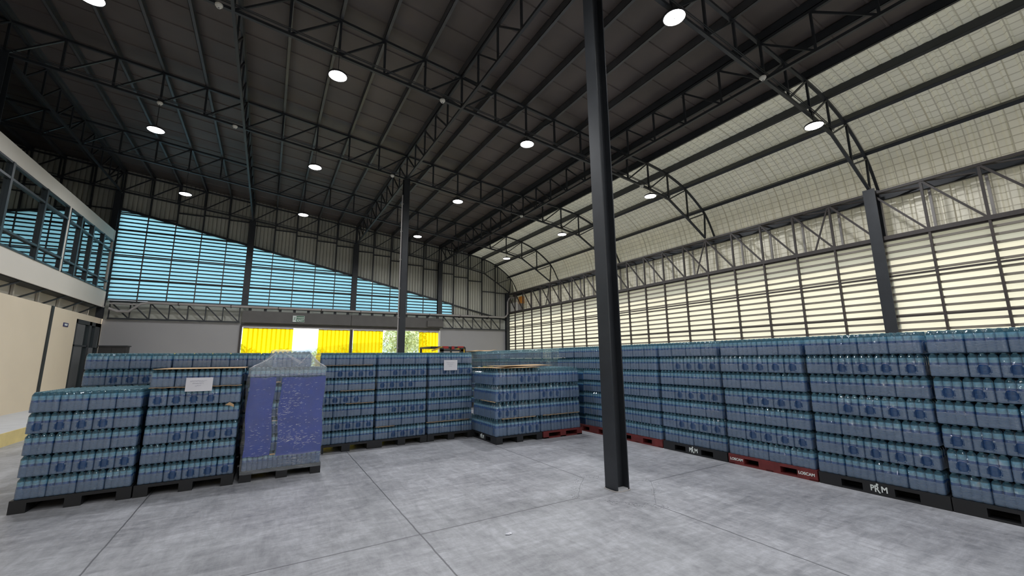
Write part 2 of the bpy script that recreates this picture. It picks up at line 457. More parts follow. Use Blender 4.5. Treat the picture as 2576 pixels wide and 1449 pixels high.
arc = catmull([(gx(7) - .02, 8.0 + OFF), (gx(8) + .05, 7.83 + OFF - .02), (gx(9) + .14, 7.46 + .20), (gx(10) + .2, 6.75 + .14), (13.93, 6.0), (13.97, 5.45), (13.97, 4.48)], 7)
mb = MB(); uvs = []
pts_y = []
y = YB
while y < YE + .25:
    pts_y += [(y, 0), (y + .15, 0), (y + .175, .036), (y + .225, .036), (y + .25, 0)]
    y += .25
acc = [0]
for a, b in zip(arc, arc[1:]): acc.append(acc[-1] + (b - a).length)
rows = []
for yy, rb in pts_y:
    r = []
    for i, q in enumerate(arc):
        tgt = arc[min(i + 1, len(arc) - 1)] - arc[max(i - 1, 0)]
        nrm = Vector((-tgt.y, tgt.x)).normalized()
        if nrm.y > 0 or nrm.x > 0: pass
        r.append((q.x + nrm.x * rb, yy, q.y + nrm.y * rb))
    rows.append(r)
mb.quadgrid(rows)
o = struct('ceiling_2', mb, M['quilt'], smooth=False)
uv = o.data.uv_layers.new(name='UVMap')
nn = len(arc)
vals = [0.0] * (len(o.data.loops) * 2)
for li, lp in enumerate(o.data.loops):
    vi = lp.vertex_index
    vals[2 * li] = pts_y[vi // nn][0]; vals[2 * li + 1] = acc[vi % nn]
uv.data.foreach_set('uv', vals)
struct('trim_3', MB().box(XW + .02, 14.0, YB, YE + .2, 4.42, 4.47), M['rail'])

# ------------------------------------------------------------------ purlins
def cbeam(mb, a, b, w, h, mat_=0, t=.008):
    ax, az = a; 
    mb.box(ax - w / 2, ax - w / 2 + t, b[0], b[1], az - h, az, mat_)
    mb.box(ax - w / 2, ax + w / 2, b[0], b[1], az - h, az - h + t, mat_)
    mb.box(ax - w / 2, ax + w / 2, b[0], b[1], az - t, az, mat_)
pk = 0
for k in range(-14, 11):
    x, z = top_pt(k)
    zz = z + .03 + .20
    mb = MB(); cbeam(mb, (0, 0), (YB, YE + .05), .07 if k < 8 else .09, .20 if k < 8 else .22)
    o = mb.build('roof_purlin', M['steel_purlin'] if k < 5 else M['steel'])  # purlins near the curve made darker and deeper to include their shadow
    o.location = (x if k < 8 else x + .03 * (k - 7), 0, zz)
    if k >= 8: o.rotation_euler = (0, {8: .28, 9: .6, 10: .95}[k], 0)
    side = ORD[pk]
    tag(o, f'long dark steel roof purlin, {side} counted from the far left side', 'roof purlin', 'roof purlins running the length of the hall')
    pk += 1
mb = MB(); cbeam(mb, (0, 0), (YB, YE + .05), .08, .2)
o = mb.build('roof_purlin', M['steel']); o.location = (13.80, 0, 5.84)
tag(o, 'lowest dark eave purlin at the foot of the curved pale sheeting', 'roof purlin', 'roof purlins running the length of the hall')

# ------------------------------------------------------------------ cross trusses
def truss_members(root, y, k0, k1, matn='steel'):
    m_ = M[matn]
    tp = [top_pt(k) for k in range(k0, k1 + 1)]; bp = [bot_pt(k) for k in range(k0, k1 + 1)]
    top_line = tp + [(13.86, 5.95)] if k1 == 10 else tp
    mb = MB()
    if k1 == 10:
        cv = catmull(top_line[k1 - 3 - k0:], 5)
        pts = [Vector(q) for q in top_line[:k1 - 3 - k0]] + cv
    else: pts = [Vector(q) for q in top_line]
    mb.quadgrid([[(p.x, y - .032, p.y + .03) for p in pts], [(p.x, y + .032, p.y + .03) for p in pts], [(p.x, y + .032, p.y - .03) for p in pts], [(p.x, y - .032, p.y - .03) for p in pts], [(p.x, y - .032, p.y + .03) for p in pts]])
    mb.build('top_chord', m_, root)
    pts = bp
    mb = MB(); mb.quadgrid([[(px, y + a, pz + b) for px, pz in pts] for a, b in ((-.032, .03), (.032, .03), (.032, -.03), (-.032, -.03), (-.032, .03))])
    mb.build('bottom_chord', m_, root)
    for k in range(k0, k1 + 1):
        a, b = top_pt(k), bot_pt(k)
        MB().beam((a[0], y, a[1]), (b[0], y, b[1]), .045).build('vertical_strut', m_, root)
        if k < k1:
            c = top_pt(k + 1)
            MB().beam((b[0], y, b[1]), (c[0], y, c[1]), .04).build('diagonal_brace', m_, root)
    mb = MB()
    for dz in (.07, .10):
        mb.tube([(px, y - .03 - dz * .4, pz + dz) for px, pz in bp[:-2]], .010, 6)
    mb.build('cable_conduit', m_, root)

tn = {-1: ('roof truss directly over the viewer, mostly above the frame'), 0: 'nearest cross roof truss, meeting the near right wall column',
      1: 'second nearest cross roof truss, passing over the upper middle', 2: 'cross roof truss resting on the far centre column',
      3: 'cross roof truss between the far centre column and end wall', 4: 'cross roof truss lying against the far end wall'}
YT = {}
for j in range(0, 5):
    y = Y0 + j * T - (.28 if j == 4 else 0)
    YT[j] = y
    root = empty('roof_truss', (0, 0, 0))
    tag(root, 'dark steel ' + tn[j], 'roof truss', 'cross trusses')
    truss_members(root, y, -14, 10)

# longitudinal trusses
ln = {-10: 'lengthwise dark roof truss nearest the office windows', -5: 'lengthwise dark roof truss running overhead left of the centre columns',
      0: 'lengthwise dark roof truss resting on the centre columns', 5: 'lengthwise dark roof truss nearest the curved pale roof'}
for k in (-10, -5, 0, 5):
    x = gx(k); zt_, zb_ = top_pt(k)[1] - .01, bot_pt(k)[1]
    root = empty('lengthwise_truss', (0, 0, 0)); tag(root, ln[k], 'roof truss', 'lengthwise trusses')
    ys = Y0 - 2 * T; ye = YT[4]
    MB().box(x - .03, x + .03, ys, ye, zt_ - .03, zt_ + .03).build('top_chord', M['steel'], root)
    MB().box(x - .03, x + .03, ys, ye, zb_ - .03, zb_ + .03).build('bottom_chord', M['steel'], root)
    nseg = 30
    for i in range(nseg + 1):
        yy = min(ys + i * T / 5, ye)
        if yy < 1.5 and k != -10 and yy < 0: continue
        MB().beam((x, yy, zt_), (x, yy, zb_), .04).build('vertical_strut', M['steel'], root)
        if i > 0 and yy > .8:
            MB().beam((x, yy, zt_), (x, yy - T / 5, zb_), .038).build('diagonal_brace', M['steel'], root)

# eave girder on the right wall
root = empty('eave_girder', (0, 0, 0)); tag(root, 'long brown-grey lattice girder above the cream louvres on the right wall', 'girder')
mb = MB(); mb.box(XW - .035, XW + .035, YB + .1, YE - .1, ZT - .03, ZT + .03); mb.build('top_chord', M['steel_mid'], root)
mb = MB(); mb.box(XW - .04, XW + .04, YB + .1, YE - .1, ZBT - .05, ZBT + .05); mb.build('bottom_chord', M['steel_mid'], root)
for i in range(-3, 21):
    yy = Y0 + i * T / 5
    if yy > YE - .1: yy = YE - .1
    MB().beam((XW, yy, ZT), (XW, yy, ZBT), .05).build('vertical_strut', M['steel_mid'], root)
    if i > -3: MB().beam((XW, yy, ZT), (XW, yy - T / 5, ZBT), .045).build('diagonal_brace', M['steel_mid'], root)
    MB().beam((XW, yy, ZT), (13.84, yy - .03, 5.74), .04).build('outrigger', M['steel_mid'], root)
    MB().beam((XW, yy, ZT - .02), (13.84, yy - T / 5 + .03, 5.72), .035).build('outrigger', M['steel_mid'], root)
    MB().box(13.84, 13.90, yy - .025, yy + .025, 4.47, 5.72).build('grey_upright', M['pipe'], root)  # thin grey upright on the sheeting behind each girder vertical
    if i in (1, 5, 10, 15): MB().beam((XW, yy + .02, ZT), (XW, yy + T / 10, ZBT), .035).build('diagonal_brace', M['steel_mid'], root)

# ------------------------------------------------------------------ steel columns (I sections)
def hcol(name, x, y, z0, z1, w, d, label, grp=None, base=True, fl=.018):
    root = empty(name, (x, y, z0)); tag(root, label, 'column', grp)
    mb = MB(); h = z1 - z0
    mb.box(-w / 2, w / 2, -d / 2, -d / 2 + fl, 0, h).box(-w / 2, w / 2, d / 2 - fl, d / 2, 0, h).box(-.008, .008, -d / 2 + fl, d / 2 - fl, 0, h)
    mb.build('shaft', M['steel'], root)
    return root
# near column: boxed channel pair, broad face to the left, recessed channel on the right
root = empty('steel_column', (3.868, 4.01, 0)); tag(root, 'tall near dark steel column standing on the open concrete floor', 'column')
mb = MB()
h = zb(gx(0)) + .03
mb.box(-.103, -.089, -.103, .103, 0, h).box(.089, .103, -.103, .103, 0, h).box(-.089, .089, -.005, .005, 0, h)
mb.box(-.089, -.085, -.103, -.075, 0, h).box(-.089, -.085, .075, .103, 0, h)
mb.box(-.012, .0, -.020, -.005, 0, h)
mb.build('shaft', M['steel'], root)
mb = MB(); mb.tube([(.128 * (abs(math.cos(a)) ** .5) * (1 if math.cos(a) > 0 else -1), .128 * (abs(math.sin(a)) ** .5) * (1 if math.sin(a) > 0 else -1), .003) for a in [i * math.pi / 16 for i in range(33)]], .008, 6)
mb.build('mortar_edge', M['pipe'], root)
mb = MB(); mb.box(-.084, .084, -.098, -.02, .0, .018); mb.build('base_grout', M['walkway'], root)
root = hcol('steel_column', gx(0), Y0 + 2 * T, 0, zb(gx(0)), .20, .20, 'far dark steel column rising behind the back row of water')
mb = MB(); mb.tube([(-.13, -.06, 0), (-.13, -.06, 7.2)], .022, 8)
for zz in range(1, 8): mb.box(-.16, -.1, -.09, -.03, zz * .98, zz * .98 + .03)
mb.build('downpipe', M['pipe'], root)
def hcol_x(x, y, z1, w, d, label):
    root = empty('steel_column', (x, y, 0)); tag(root, label, 'column')
    mb = MB(); mb.box(-d / 2, -d / 2 + .018, -w / 2, w / 2, 0, z1).box(d / 2 - .018, d / 2, -w / 2, w / 2, 0, z1).box(-d / 2 + .018, d / 2 - .018, -.008, .008, 0, z1)
    mb.build('shaft', M['steel'], root)
    mb = MB(); mb.box(-d / 2 - .05, d / 2 + .05, -w / 2 - .05, w / 2 + .05, 0, .02); mb.build('base_plate', M['steel'], root)
hcol_x(XW, Y0, ARC_B[10] + .02, .25, .26, 'dark steel column against the cream louvres on the right wall')
hcol_x(XW, Y0 + 2 * T, ARC_B[10] + .02, .25, .26, 'right wall column hidden mostly behind the near column')
hcol('steel_column', XW - .1, YE - .14, 0, ARC_B[10], .24, .2, 'dark corner column where the end wall meets the right wall')
for k, l in ((-5, 'left'), (0, 'middle'), (5, 'right')):
    hcol('steel_column', gx(k), YE - .14, 4.16, bot_pt(k)[1], .26, .2, f'{l} of three dark posts between the blue end-wall louvres')
hcol('steel_column', -5.99, YE - .12, 0, bot_pt(-10)[1], .20, .2, 'dark corner post at the left edge of the blue louvres')
hcol('steel_column', gx(-10), Y0 + 2 * T, 7.1, bot_pt(-10)[1], .26, .24, 'dark post on top of the office block at upper left')

# ------------------------------------------------------------------ right wall: louvres
def slat_panel(parent, p0, dirv, length, z0, z1, pitch, inward, mats, top_fn=None, tilt=.055):
    """stack of overlapping translucent slats between z0 and z1 along dirv; top_fn(s) limits the height"""
    mb = MB(); dx, dy = dirv; ix, iy = inward
    z = z0
    while z < z1 - .01:
        zt_ = z + pitch * 1.12
        # span where the slat is below the sloping head
        s0, s1 = 0.0, length
        if top_fn:
            while s1 > 0 and top_fn(s1) < z: s1 -= .02
            if s1 <= .03: break
        zt2 = min(zt_, z1 + .02) if not top_fn else zt_
        def P(s, zz, off): return (p0[0] + dx * s + ix * off, p0[1] + dy * s + iy * off, zz)
        e1 = s1
        if top_fn:
            te = top_fn(s1)
        def E_(zz):
            if not top_fn: return e1
            q = length
            while q > .0 and top_fn(q) < zz: q -= .01
            return max(q, .001)
        rows_ = [[P(s0, z, tilt), P(E_(z), z, tilt)], [P(s0, z + pitch * .5, tilt * .55), P(E_(z + pitch * .5), z + pitch * .5, tilt * .55)], [P(s0, zt2, 0), P(E_(zt2), zt2, 0)]]
        mb.quadgrid(rows_, 0)
        # folded lower lip
        a, b_ = P(s0, z, tilt), P(e1, z, tilt)
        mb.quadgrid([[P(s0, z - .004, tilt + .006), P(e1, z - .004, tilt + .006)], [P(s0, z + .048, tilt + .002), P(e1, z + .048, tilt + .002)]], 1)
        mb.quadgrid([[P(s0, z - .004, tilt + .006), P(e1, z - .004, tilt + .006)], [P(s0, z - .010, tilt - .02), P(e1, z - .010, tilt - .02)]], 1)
        z += pitch
    return mb.build('louvre_slats', mats, parent)

LX = XW + .10
wn = 1
ybays = [(Y0 - 2 * T, Y0), (Y0, Y0 + 2 * T), (Y0 + 2 * T, YE)]
for (ya, yb) in ybays:
    root = empty(f'window_{wn}', (0, 0, 0)); root['kind'] = 'structure'; wn += 1
    y = ya; i = 0
    while y < yb - .1:
        y2 = min(y + T / 5, yb)
        if y2 > -4.5:
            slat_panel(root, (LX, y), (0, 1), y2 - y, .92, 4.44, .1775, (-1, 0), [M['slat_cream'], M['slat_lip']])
            MB().box(XW - .03, XW + .04, y - .022, y + .022, .9, ZBT).build('mullion', M['rail'], root)
        y = y2
    for z in (3.52, 2.51, 1.5):
        MB().box(XW - .025, XW + .035, ya, yb, z - .022, z + .022).build('rail', M['rail'], root)
struct('wall_right', MB().box(XW + .02, XW + .2, YB, YE + .1, 0, .92), M['white_wall'])

# ------------------------------------------------------------------ end wall
def tri(x): return 8.12 - .2140 * (x + 5.78)
YC = YE + .06
names = ['leftmost', 'second', 'third', 'rightmost']
xs_b = [-5.885, gx(-5), gx(0), gx(5), 9.42]
for b in range(4):
    root = empty(f'window_{wn}', (0, 0, 0)); root['kind'] = 'structure'; wn += 1
    xa, xb = xs_b[b], xs_b[b + 1]
    x = xa; k = -10 + 5 * b
    while x < xb - .05:
        x2 = min(gx(k + 1), xb)
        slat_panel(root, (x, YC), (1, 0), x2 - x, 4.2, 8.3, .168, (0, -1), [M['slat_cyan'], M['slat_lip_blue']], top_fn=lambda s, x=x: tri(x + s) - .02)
        if k > -10: MB().box(x - .018, x + .018, YE - .06, YE - .005, 4.16, tri(x)).build('mullion', M['rail'], root)
        x = x2; k += 1
    for z in (7.2, 6.12, 5.1):
        xe = min(xb, (8.12 - z) / .2140 - 5.78)
        if xe > xa: MB().box(xa, xe, YE - .05, YE - .01, z - .02, z + .02).build('rail', M['rail'], root)
    MB().beam((xa, YE - .03, tri(xa)), (xb, YE - .03, tri(xb)), .05, .10).build('head_rail', M['steel'], root)

def ribbed(x0, x1, y, lo, hi, pitch=.161, name='wall_far'):
    mb = MB(); x = x0
    prof = ((0, 0), (.012, .045), (.030, .045), (.042, 0), (.1, -.006))
    pts = []
    while x < x1:
        for dx, dy in prof:
            if x + dx <= x1: pts.append((x + dx, dy))
        x += pitch
    pts.append((x1, 0))
    rows_ = [[(px, y + dy, lo(px)) for px, dy in pts], [(px, y + dy, hi(px)) for px, dy in pts]]
    mb.quadgrid(rows_)
    return mb
def roof_under(x):
    if x < gx(7): return rail_interp(dark_prof, x) + .02
    best = 4.45
    for a, b in zip(arc, arc[1:]):
        if a.x <= x <= b.x and b.x > a.x: return a.y + (b.y - a.y) * (x - a.x) / (b.x - a.x)
    return 5.4
struct('wall_far', ribbed(-10.1, 13.97, YE + .14, lambda x: tri(x) - .03 if -5.9 < x < 9.42 else 4.1, roof_under), M['cladding'])
struct('wall_far_2', MB().box(-10.1, 13.97, YE + .16, YE + .30, 3.3, 4.2), M['cladding'])
struct('wall_far_3', MB().box(-5.9, -1.15, YE - .05, YE + .15, 0, 3.36).box(8.65, 13.4, YE - .05, YE + .15, 0, 3.36), M['white_wall'])
struct('wall_far_4', MB().box(-1.15, 8.65, YE + .0, YE + .15, 3.24, 3.36), M['grey_board'])
# studs and girts of the cladding
root = empty('wall_framing', (0, 0, 0)); tag(root, 'dark steel studs and girts carrying the grey end-wall cladding', 'wall framing')
girt = {-4: 8.10, -3: 7.93, -2: 7.80, -1: 7.66, 0: 7.50, 1: 7.39, 2: 7.17, 3: 7.05, 4: 6.89, 5: 6.74, 6: 6.6, 7: 6.44, 8: 5.83, 9: 5.8, -10: 8.0, -9: 7.9, -8: 8.3, -7: 8.35, -6: 8.3, -5: 8.2, -11: 8.1, -12: 8.1, -13: 8.2, -14: 8.2}
for k in range(-14, 10):
    x = gx(k)
    lo = tri(x) if (x < 9.4 and k > -10) else 4.15
    MB().box(x - .025, x + .025, YE + .02, YE + .10, lo, roof_under(x) - .02).build('stud', M['steel'], root)
    MB().box(x, x + S, YE + .03, YE + .09, girt[k] - .025, girt[k] + .025).build('girt', M['steel'], root)
MB().beam((gx(5), YE + .05, tri(gx(5))), (XW, YE + .05, tri(XW)), .06, .07).build('sloping_rail', M['steel'], root)

# girder band above the white wall
def small_girder(xa, xb, label):
    root = empty('wall_girder', (0, 0, 0)); tag(root, label, 'girder')
    MB().box(xa, xb, YE - .16, YE - .10, 3.37, 3.44).build('bottom_chord', M['steel'], root)
    MB().box(xa, xb, YE - .16, YE - .10, 4.08, 4.15).build('top_chord', M['steel'], root)
    x = xa + .03
    while x < xb:
        MB().box(x - .02, x + .02, YE - .15, YE - .11, 3.4, 4.1).build('vertical_strut', M['steel'], root)
        if x + .64 < xb: MB().beam((x, YE - .13, 4.1), (x + .62, YE - .13, 3.42), .05).build('diagonal_brace', M['steel'], root)
        x += .64
small_girder(-5.75, -1.2, 'dark lattice girder above the white wall left of the doorway')
small_girder(8.78, 13.15, 'dark lattice girder above the white wall right of the doorway')
root = empty('fascia_beam', (0, 0, 0)); tag(root, 'long grey boxed beam over the wide doorway', 'beam')
MB().box(-1.12, 3.68, YE - .22, YE - .02, 3.40, 3.95).build('boxing', M['grey_board'], root)
MB().box(3.70, 8.75, YE - .22, YE - .02, 3.40, 3.95).build('boxing', M['grey_board'], root)
MB().box(7.8, 8.75, YE - .34, YE - .22, 3.46, 3.80).build('motor_box', M['grey_board'], root)
MB().box(-1.14, 8.75, YE - .16, YE - .08, 4.08, 4.16).build('top_chord', M['steel'], root)
x = -.9
while x < 8.7:
    MB().box(x, x + .12, YE - .2, YE - .1, 3.95, 4.1).build('bracket', M['steel'], root); x += .62

# pipe across the end wall
root = empty('drain_pipe', (0, 0, 0)); tag(root, 'grey pipe running across the end wall below the blue louvres', 'pipe')
yy = YE - .3
MB().tube([(-5.7, yy - .05, 3.80), (-5.45, yy, 3.69), (-5.1, yy, 3.69), (-4.72, yy, 4.05), (-4.5, yy, 4.10), (4, yy, 4.14), (12.82, yy, 4.20), (13.0, yy, 4.27), (13.12, yy, 4.42), (13.14, yy, 5.2), (13.22, yy, 5.42), (13.35, yy, 5.5), (13.9, yy, 5.52)], .055, 12).build('pipe_run', M['pipe'], root, smooth=True)
for i in range(9): MB().box(-3.5 + i * 1.9, -3.47 + i * 1.9, yy - .07, YE - .1, 4.04, 4.20).build('clip', M['steel_mid'], root)
MB().box(-5.7, -4.75, yy - .02, yy + .1, 3.98, 4.04).build('cable_tray', M['pipe'], root)

# exhaust / opening at the far right corner behind the girder
root = empty('vent_box', (13.45, 21.6, 4.5)); tag(root, 'small white and orange ventilation box in the far right corner under the eave', 'vent box')
MB().box(-.12, -.05, .25, 1.05, 0, .62).build('panel', M['white_plastic'], root)
MB().box(-.02, 0, -.15, .3, .0, .5).build('cover', M['pipe'], root)
MB().box(.0, .2, -.1, .25, .5, .95).build('housing', M['orange'], root)
MB().tube([(-.03, -.1, .9), (-.03, .3, .6)], .02, 6).build('arm', M['orange'], root)

# ------------------------------------------------------------------ exit sign
def text_mesh(txt, size, name, mat_, parent, loc, rot, ext=.002, align='CENTER', sx=1.0):
    cu = bpy.data.curves.new(name, 'FONT'); cu.body = txt; cu.size = size; cu.extrude = ext; cu.offset = size * .025; cu.align_x = align; cu.align_y = 'CENTER'
    tmp = bpy.data.objects.new(name + '_curve', cu); COL.objects.link(tmp)
    bpy.context.view_layer.update()
    dg = bpy.context.evaluated_depsgraph_get()
    me = bpy.data.meshes.new_from_object(tmp.evaluated_get(dg))
    bpy.data.objects.remove(tmp)
    me.materials.clear(); me.materials.append(mat_)
    for v in me.vertices: v.co.x *= sx
    o = bpy.data.objects.new(name, me); o.location = loc; o.rotation_euler = rot
    return link(o, parent)
root = empty('exit_sign', (1.22, YE - .225, 3.645)); tag(root, 'green EXIT sign with running figure on the grey beam over the doorway', 'sign')
MB().box(-.26, .26, -.03, 0, -.155, .155).build('plate', M['sign_green'], root)
MB().box(-.26, .26, -.032, -.03, .145, .155).box(-.26, .26, -.032, -.03, -.155, -.145).box(-.26, -.25, -.032, -.03, -.15, .15).box(.25, .26, -.032, -.03, -.15, .15).build('border', M['sign_white'], root)
MB().box(-.24, -.10, -.033, -.03, -.14, .14).build('pictogram_panel', M['sign_white'], root)
mb = MB(); mb.lathe([(0.001, 0), (.018, 0), (.018, .004), (.001, .004)], 12)
o = mb.build('pictogram_head', M['sign_green'], root); o.rotation_euler = (math.pi / 2, 0, 0); o.location = (-.16, -.034, .095)
mb = MB(); 
for a, b in (((-.165, .07), (-.175, -.01)), ((-.175, -.01), (-.14, -.05)), ((-.14, -.05), (-.145, -.1)), ((-.175, -.01), (-.20, -.06)), ((-.20, -.06), (-.225, -.07)), ((-.165, .06), (-.13, .02)), ((-.165, .06), (-.21, .02))):
    mb.beam((a[0], -.035, a[1]), (b[0], -.035, b[1]), .02, .006, upv=(0, 1, 0))
mb.build('pictogram_figure', M['sign_green'], root)
text_mesh('EXIT', .145, 'lettering', M['sign_white'], root, (.085, -.034, -.075), (math.pi / 2, 0, 0))
text_mesh('ทางออก', .10, 'lettering', M['sign_white'], root, (.085, -.034, .06), (math.pi / 2, 0, 0))

# ------------------------------------------------------------------ doorway, strip curtains
root = empty('door_1', (0, 0, 0)); root['kind'] = 'structure'
MB().box(-1.15, 8.65, YE - .03, YE + .03, 3.20, 3.27).build('head_track', M['pipe'], root)
MB().box(-1.17, -1.08, YE - .10, YE + .05, 0, 3.26).build('jamb', M['steel_mid'], root)
MB().box(8.58, 8.67, YE - .10, YE + .05, 0, 3.26).build('jamb', M['white_plastic'], root)
MB().box(3.69, 3.83, YE - .02, YE + .08, 0, 3.24).build('post', M['steel_mid'], root)
segs = [(-1.05, 1.04, 'left of the bright gap'), (2.17, 3.68, 'right of the bright gap'), (3.84, 5.39, 'right of the middle door post'), (7.40, 8.56, 'at the right end of the doorway')]
for a, b, l in segs:
    root = empty('strip_curtain', (0, 0, 0)); tag(root, 'yellow plastic strip curtain ' + l, 'curtain', 'yellow strip curtains in the doorway')
    MB().box(a, b, YE - .075, YE - .045, 3.13, 3.19).build('hanger_rail', M['pipe'], root)
    x = a; i = 0
    while x < b - .05:
        w_ = min(.26, b - x)
        off = .012 if i % 2 else -.012
        mb = MB(); c0 = YE - .06 + off
        mb.quadgrid([[(x + w_ * t / 6, c0 - .010 * math.sin(math.pi * t / 6) + .004 * math.sin(i * 3 + zi * 1.3), 3.155 - (3.05 - 3.155) * 0 - zi * .30 + (.012 if zi == 0 and i % 2 else 0)) for t in range(7)] for zi in range(11)])
        mb.build('strip', M['curtain'], root, smooth=True)
        x += .19; i += 1

# ------------------------------------------------------------------ left side: walkway wall, office box
XL = -5.895
struct('wall_left', MB().box(XL - .15, XL, YB, 20.35, .26, 3.38).box(XL - .15, XL, 20.35, 22.98, 3.16, 3.38).box(XL - .15, XL, 22.86, 22.98, .26, 3.16), M['beige_wall'])
struct('trim_4', MB().box(XL, XL + .035, 18.22, 18.36, .26, 3.38), M['frame'])
struct('wall_left_2', MB().box(-10.1, -9.95, YB, YE + .1, 0, 10.2), M['cladding'])
struct('wall_back', MB().box(-10.1, 14.1, YB - .15, YB, 0, 10.2), M['office_wall'])
# recess girder below the office floor
root = empty('bracket_girder', (0, 0, 0)); tag(root, 'dark bracket girder in the recess under the office block', 'girder')
MB().box(XL - .5, XL - .45, YB + .1, YE - .05, 3.38, 3.90).build('back_panel', M['office_wall'], root)
MB().box(XL - .42, XL - .06, YB + .1, YE - .3, 3.83, 3.88).build('floor_soffit', M['steel'], root)
y = 5.0
while y < YE - .4:
    MB().beam((XL - .40, y, 3.40), (XL - .40, y, 3.85), .06).build('post', M['office_wall'], root)
    MB().beam((XL - .40, y + .1, 3.42), (XL - .05, y + .9, 3.84), .04).build('bracket', M['steel'], root)
    y += 1.49
# office box with window band
BT, WT, WBm, BB = 7.09, 6.64, 4.505, 3.87
root = empty('office_block', (0, 0, 0)); tag(root, 'raised office block with dark framed windows along the left wall', 'office block')
MB().box(XL - .12, XL, YB, YE - .15, WT, BT).build('upper_band', M['office_wall'], root)
MB().box(XL - .12, XL, YB, YE - .15, BB, WBm).build('lower_band', M['office_wall'], root)
MB().box(XL - .02, XL + .02, YB, YE - .15, BB - .03, BB + .03).build('drip_edge', M['office_wall'], root)
MB().box(XL - .12, XL + .01, 18.24, 18.38, WBm, WT).build('pier', M['office_wall'], root)
MB().box(XL - .12, XL + .01, YE - .30, YE - .22, BB, BT).build('end_pier', M['office_wall'], root)
MB().box(-9.9, XL - .12, YB, YE - .2, BT - .06, BT).build('roof_slab', M['office_wall'], root)
MB().box(-9.9, XL - .12, YB, YE - .2, BB, BB + .06).build('floor_slab', M['office_wall'], root)
MB().box(-9.0, -8.95, YB, YE - .3, BB, BT).build('back_partition', M['office_interior'], root)
MB().box(-9.9, XL - .12, YE - .24, YE - .2, BB, BT).build('end_partition', M['office_interior'], root)
for ya, yb in ((YB + .1, 9.3), (9.4, 18.24), (18.38, YE - .22)):
    wr = MB().box(XL - .06, XL + .02, ya, yb, WBm, WBm + .05).box(XL - .06, XL + .02, ya, yb, WT - .05, WT).box(XL - .06, XL + .02, ya, ya + .05, WBm, WT).box(XL - .06, XL + .02, yb - .05, yb, WBm, WT)
    wr.box(XL - .06, XL + .03, ya, yb, 6.18, 6.24).box(XL - .06, XL + .03, ya, yb, 4.88, 4.94)
    wo = wr.build('window_frame', M['frame'], root)
    MB().box(XL - .035, XL - .029, ya + .04, yb - .04, WBm + .04, WT - .04).build('pane', M['glass'], wo)
    ms = []
    y = ya
    step = 1.13 if ya > 18 else 1.9
    y = ya + step * .78
    while y < yb - .2:
        MB().box(XL - .07, XL + .035, y, y + .10, WBm, WT).build('mullion', M['frame'], wo); y += step
MB().box(XL - .35, XL - .33, 8.0, 15.5, WBm - .2, WT).build('roller_blind', M['blind'], root)

# glazed door under the office
root = empty('door_2', (0, 0, 0)); root['kind'] = 'structure'
mb = MB()
for ya, yb, za, zb_ in ((20.35, 20.45, .26, 3.16), (21.62, 21.85, .26, 3.16), (22.22, 22.86, 2.2, 3.16), (22.76, 22.86, .26, 3.16), (20.35, 22.86, 3.02, 3.16), (20.35, 21.7, 2.2, 2.26)):
    mb.box(XL - .10, XL + .01, ya, yb, za, zb_)
mb.build('door_frame', M['frame'], root)
MB().box(XL - .06, XL - .05, 20.4, 22.8, .3, 3.1).build('pane', M['glass'], root)
MB().box(-9.0, XL - .15, 22.9, 22.95, .26, 3.3).box(-9.05, -9.0, 18, 22.9, .26, 3.3).build('inner_wall', M['office_interior'], root)
root = empty('door_sign', (XL + .001, 19.47, 2.88)); tag(root, 'small navy nameplate on the beige wall beside the glazed door', 'sign')
MB().box(0, .015, -.19, .19, -.065, .065).build('plate', M['sign_blue'], root)
mb = MB()
for i in range(7): mb.box(.015, .018, -.12 + i * .034, -.12 + i * .034 + .024, -.03, .03 + (.01 if i % 3 == 0 else 0))
mb.build('lettering', M['sign_white'], root)
root = empty('dark_cabinet', (-5.1, 21.6, 0)); tag(root, 'low dark cabinet top showing beside the white end wall', 'cabinet')
MB().box(-.38, .40, -.25, .25, 0, 2.22).build('body', M['door_black'], root)
MB().box(-.42, .44, -.28, .28, 2.22, 2.26).build('cabinet_top', M['steel'], root)
MB().box(-.36, -.01, -.27, -.25, .1, 2.15).build('door', M['door_black'], root)
MB().box(.01, .38, -.27, -.25, .1, 2.15).build('door', M['door_black'], root)

# ------------------------------------------------------------------ lamps
lamps = [(2, 0, 7.44, 'nearest the top right, above the near truss'), (7, 0, 6.83, 'under the curve of the near right truss'),
         (-3, 1, 7.62, 'upper left centre, below the second truss'), (-7, 1, 7.64, 'cut by the top edge of the photo'),
         (2, 1, 7.36, 'just left of the near column'), (7, 1, 6.83, 'right of the near column, under the curved roof'),
         (-3, 2, 7.57, 'centre left, below the third truss'), (-7, 2, 7.70, 'far left, above the office windows'),
         (2, 2, 7.37, 'between the far and near columns, third truss'), (7, 2, 6.82, 'right of near column, second along the curved roof'),
         (-7, 3, 7.64, 'lowest at far left, before the end wall'), (-3, 3, 7.52, 'left of the far column near the end wall'),
         (2, 3, 7.30, 'right of the far column near the end wall'), (7, 3, 6.80, 'farthest right, under the end of the curved roof')]
body = MB().lathe([(.01, .10), (.05, .10), (.06, .07), (.15, .055), (.19, .03), (.195, 0), (.18, -.004)], 24)
body_me = body.mesh('housing', M['lamp_body'], True)
disc_me = MB().lathe([(.001, -.012), (.165, -.012), (.182, -.002)], 24).mesh('diffuser', M['lamp'], True)
ring_me = MB().lathe([(.138, -.0125), (.138, -.0165), (.144, -.0165), (.144, -.0125)], 24, cap=False).mesh('ring', M['lamp_ring'])
dot_me = MB().lathe([(.001, -.013), (.010, -.013), (.010, -.017), (.001, -.017)], 10).mesh('centre_screw', M['lamp_ring'])
ld = bpy.data.lights.new('high_bay_light', 'AREA'); ld.shape = 'DISK'; ld.size = .34; ld.energy = LAMP_W; ld.color = (.97, .98, 1); ld.spread = math.radians(170)
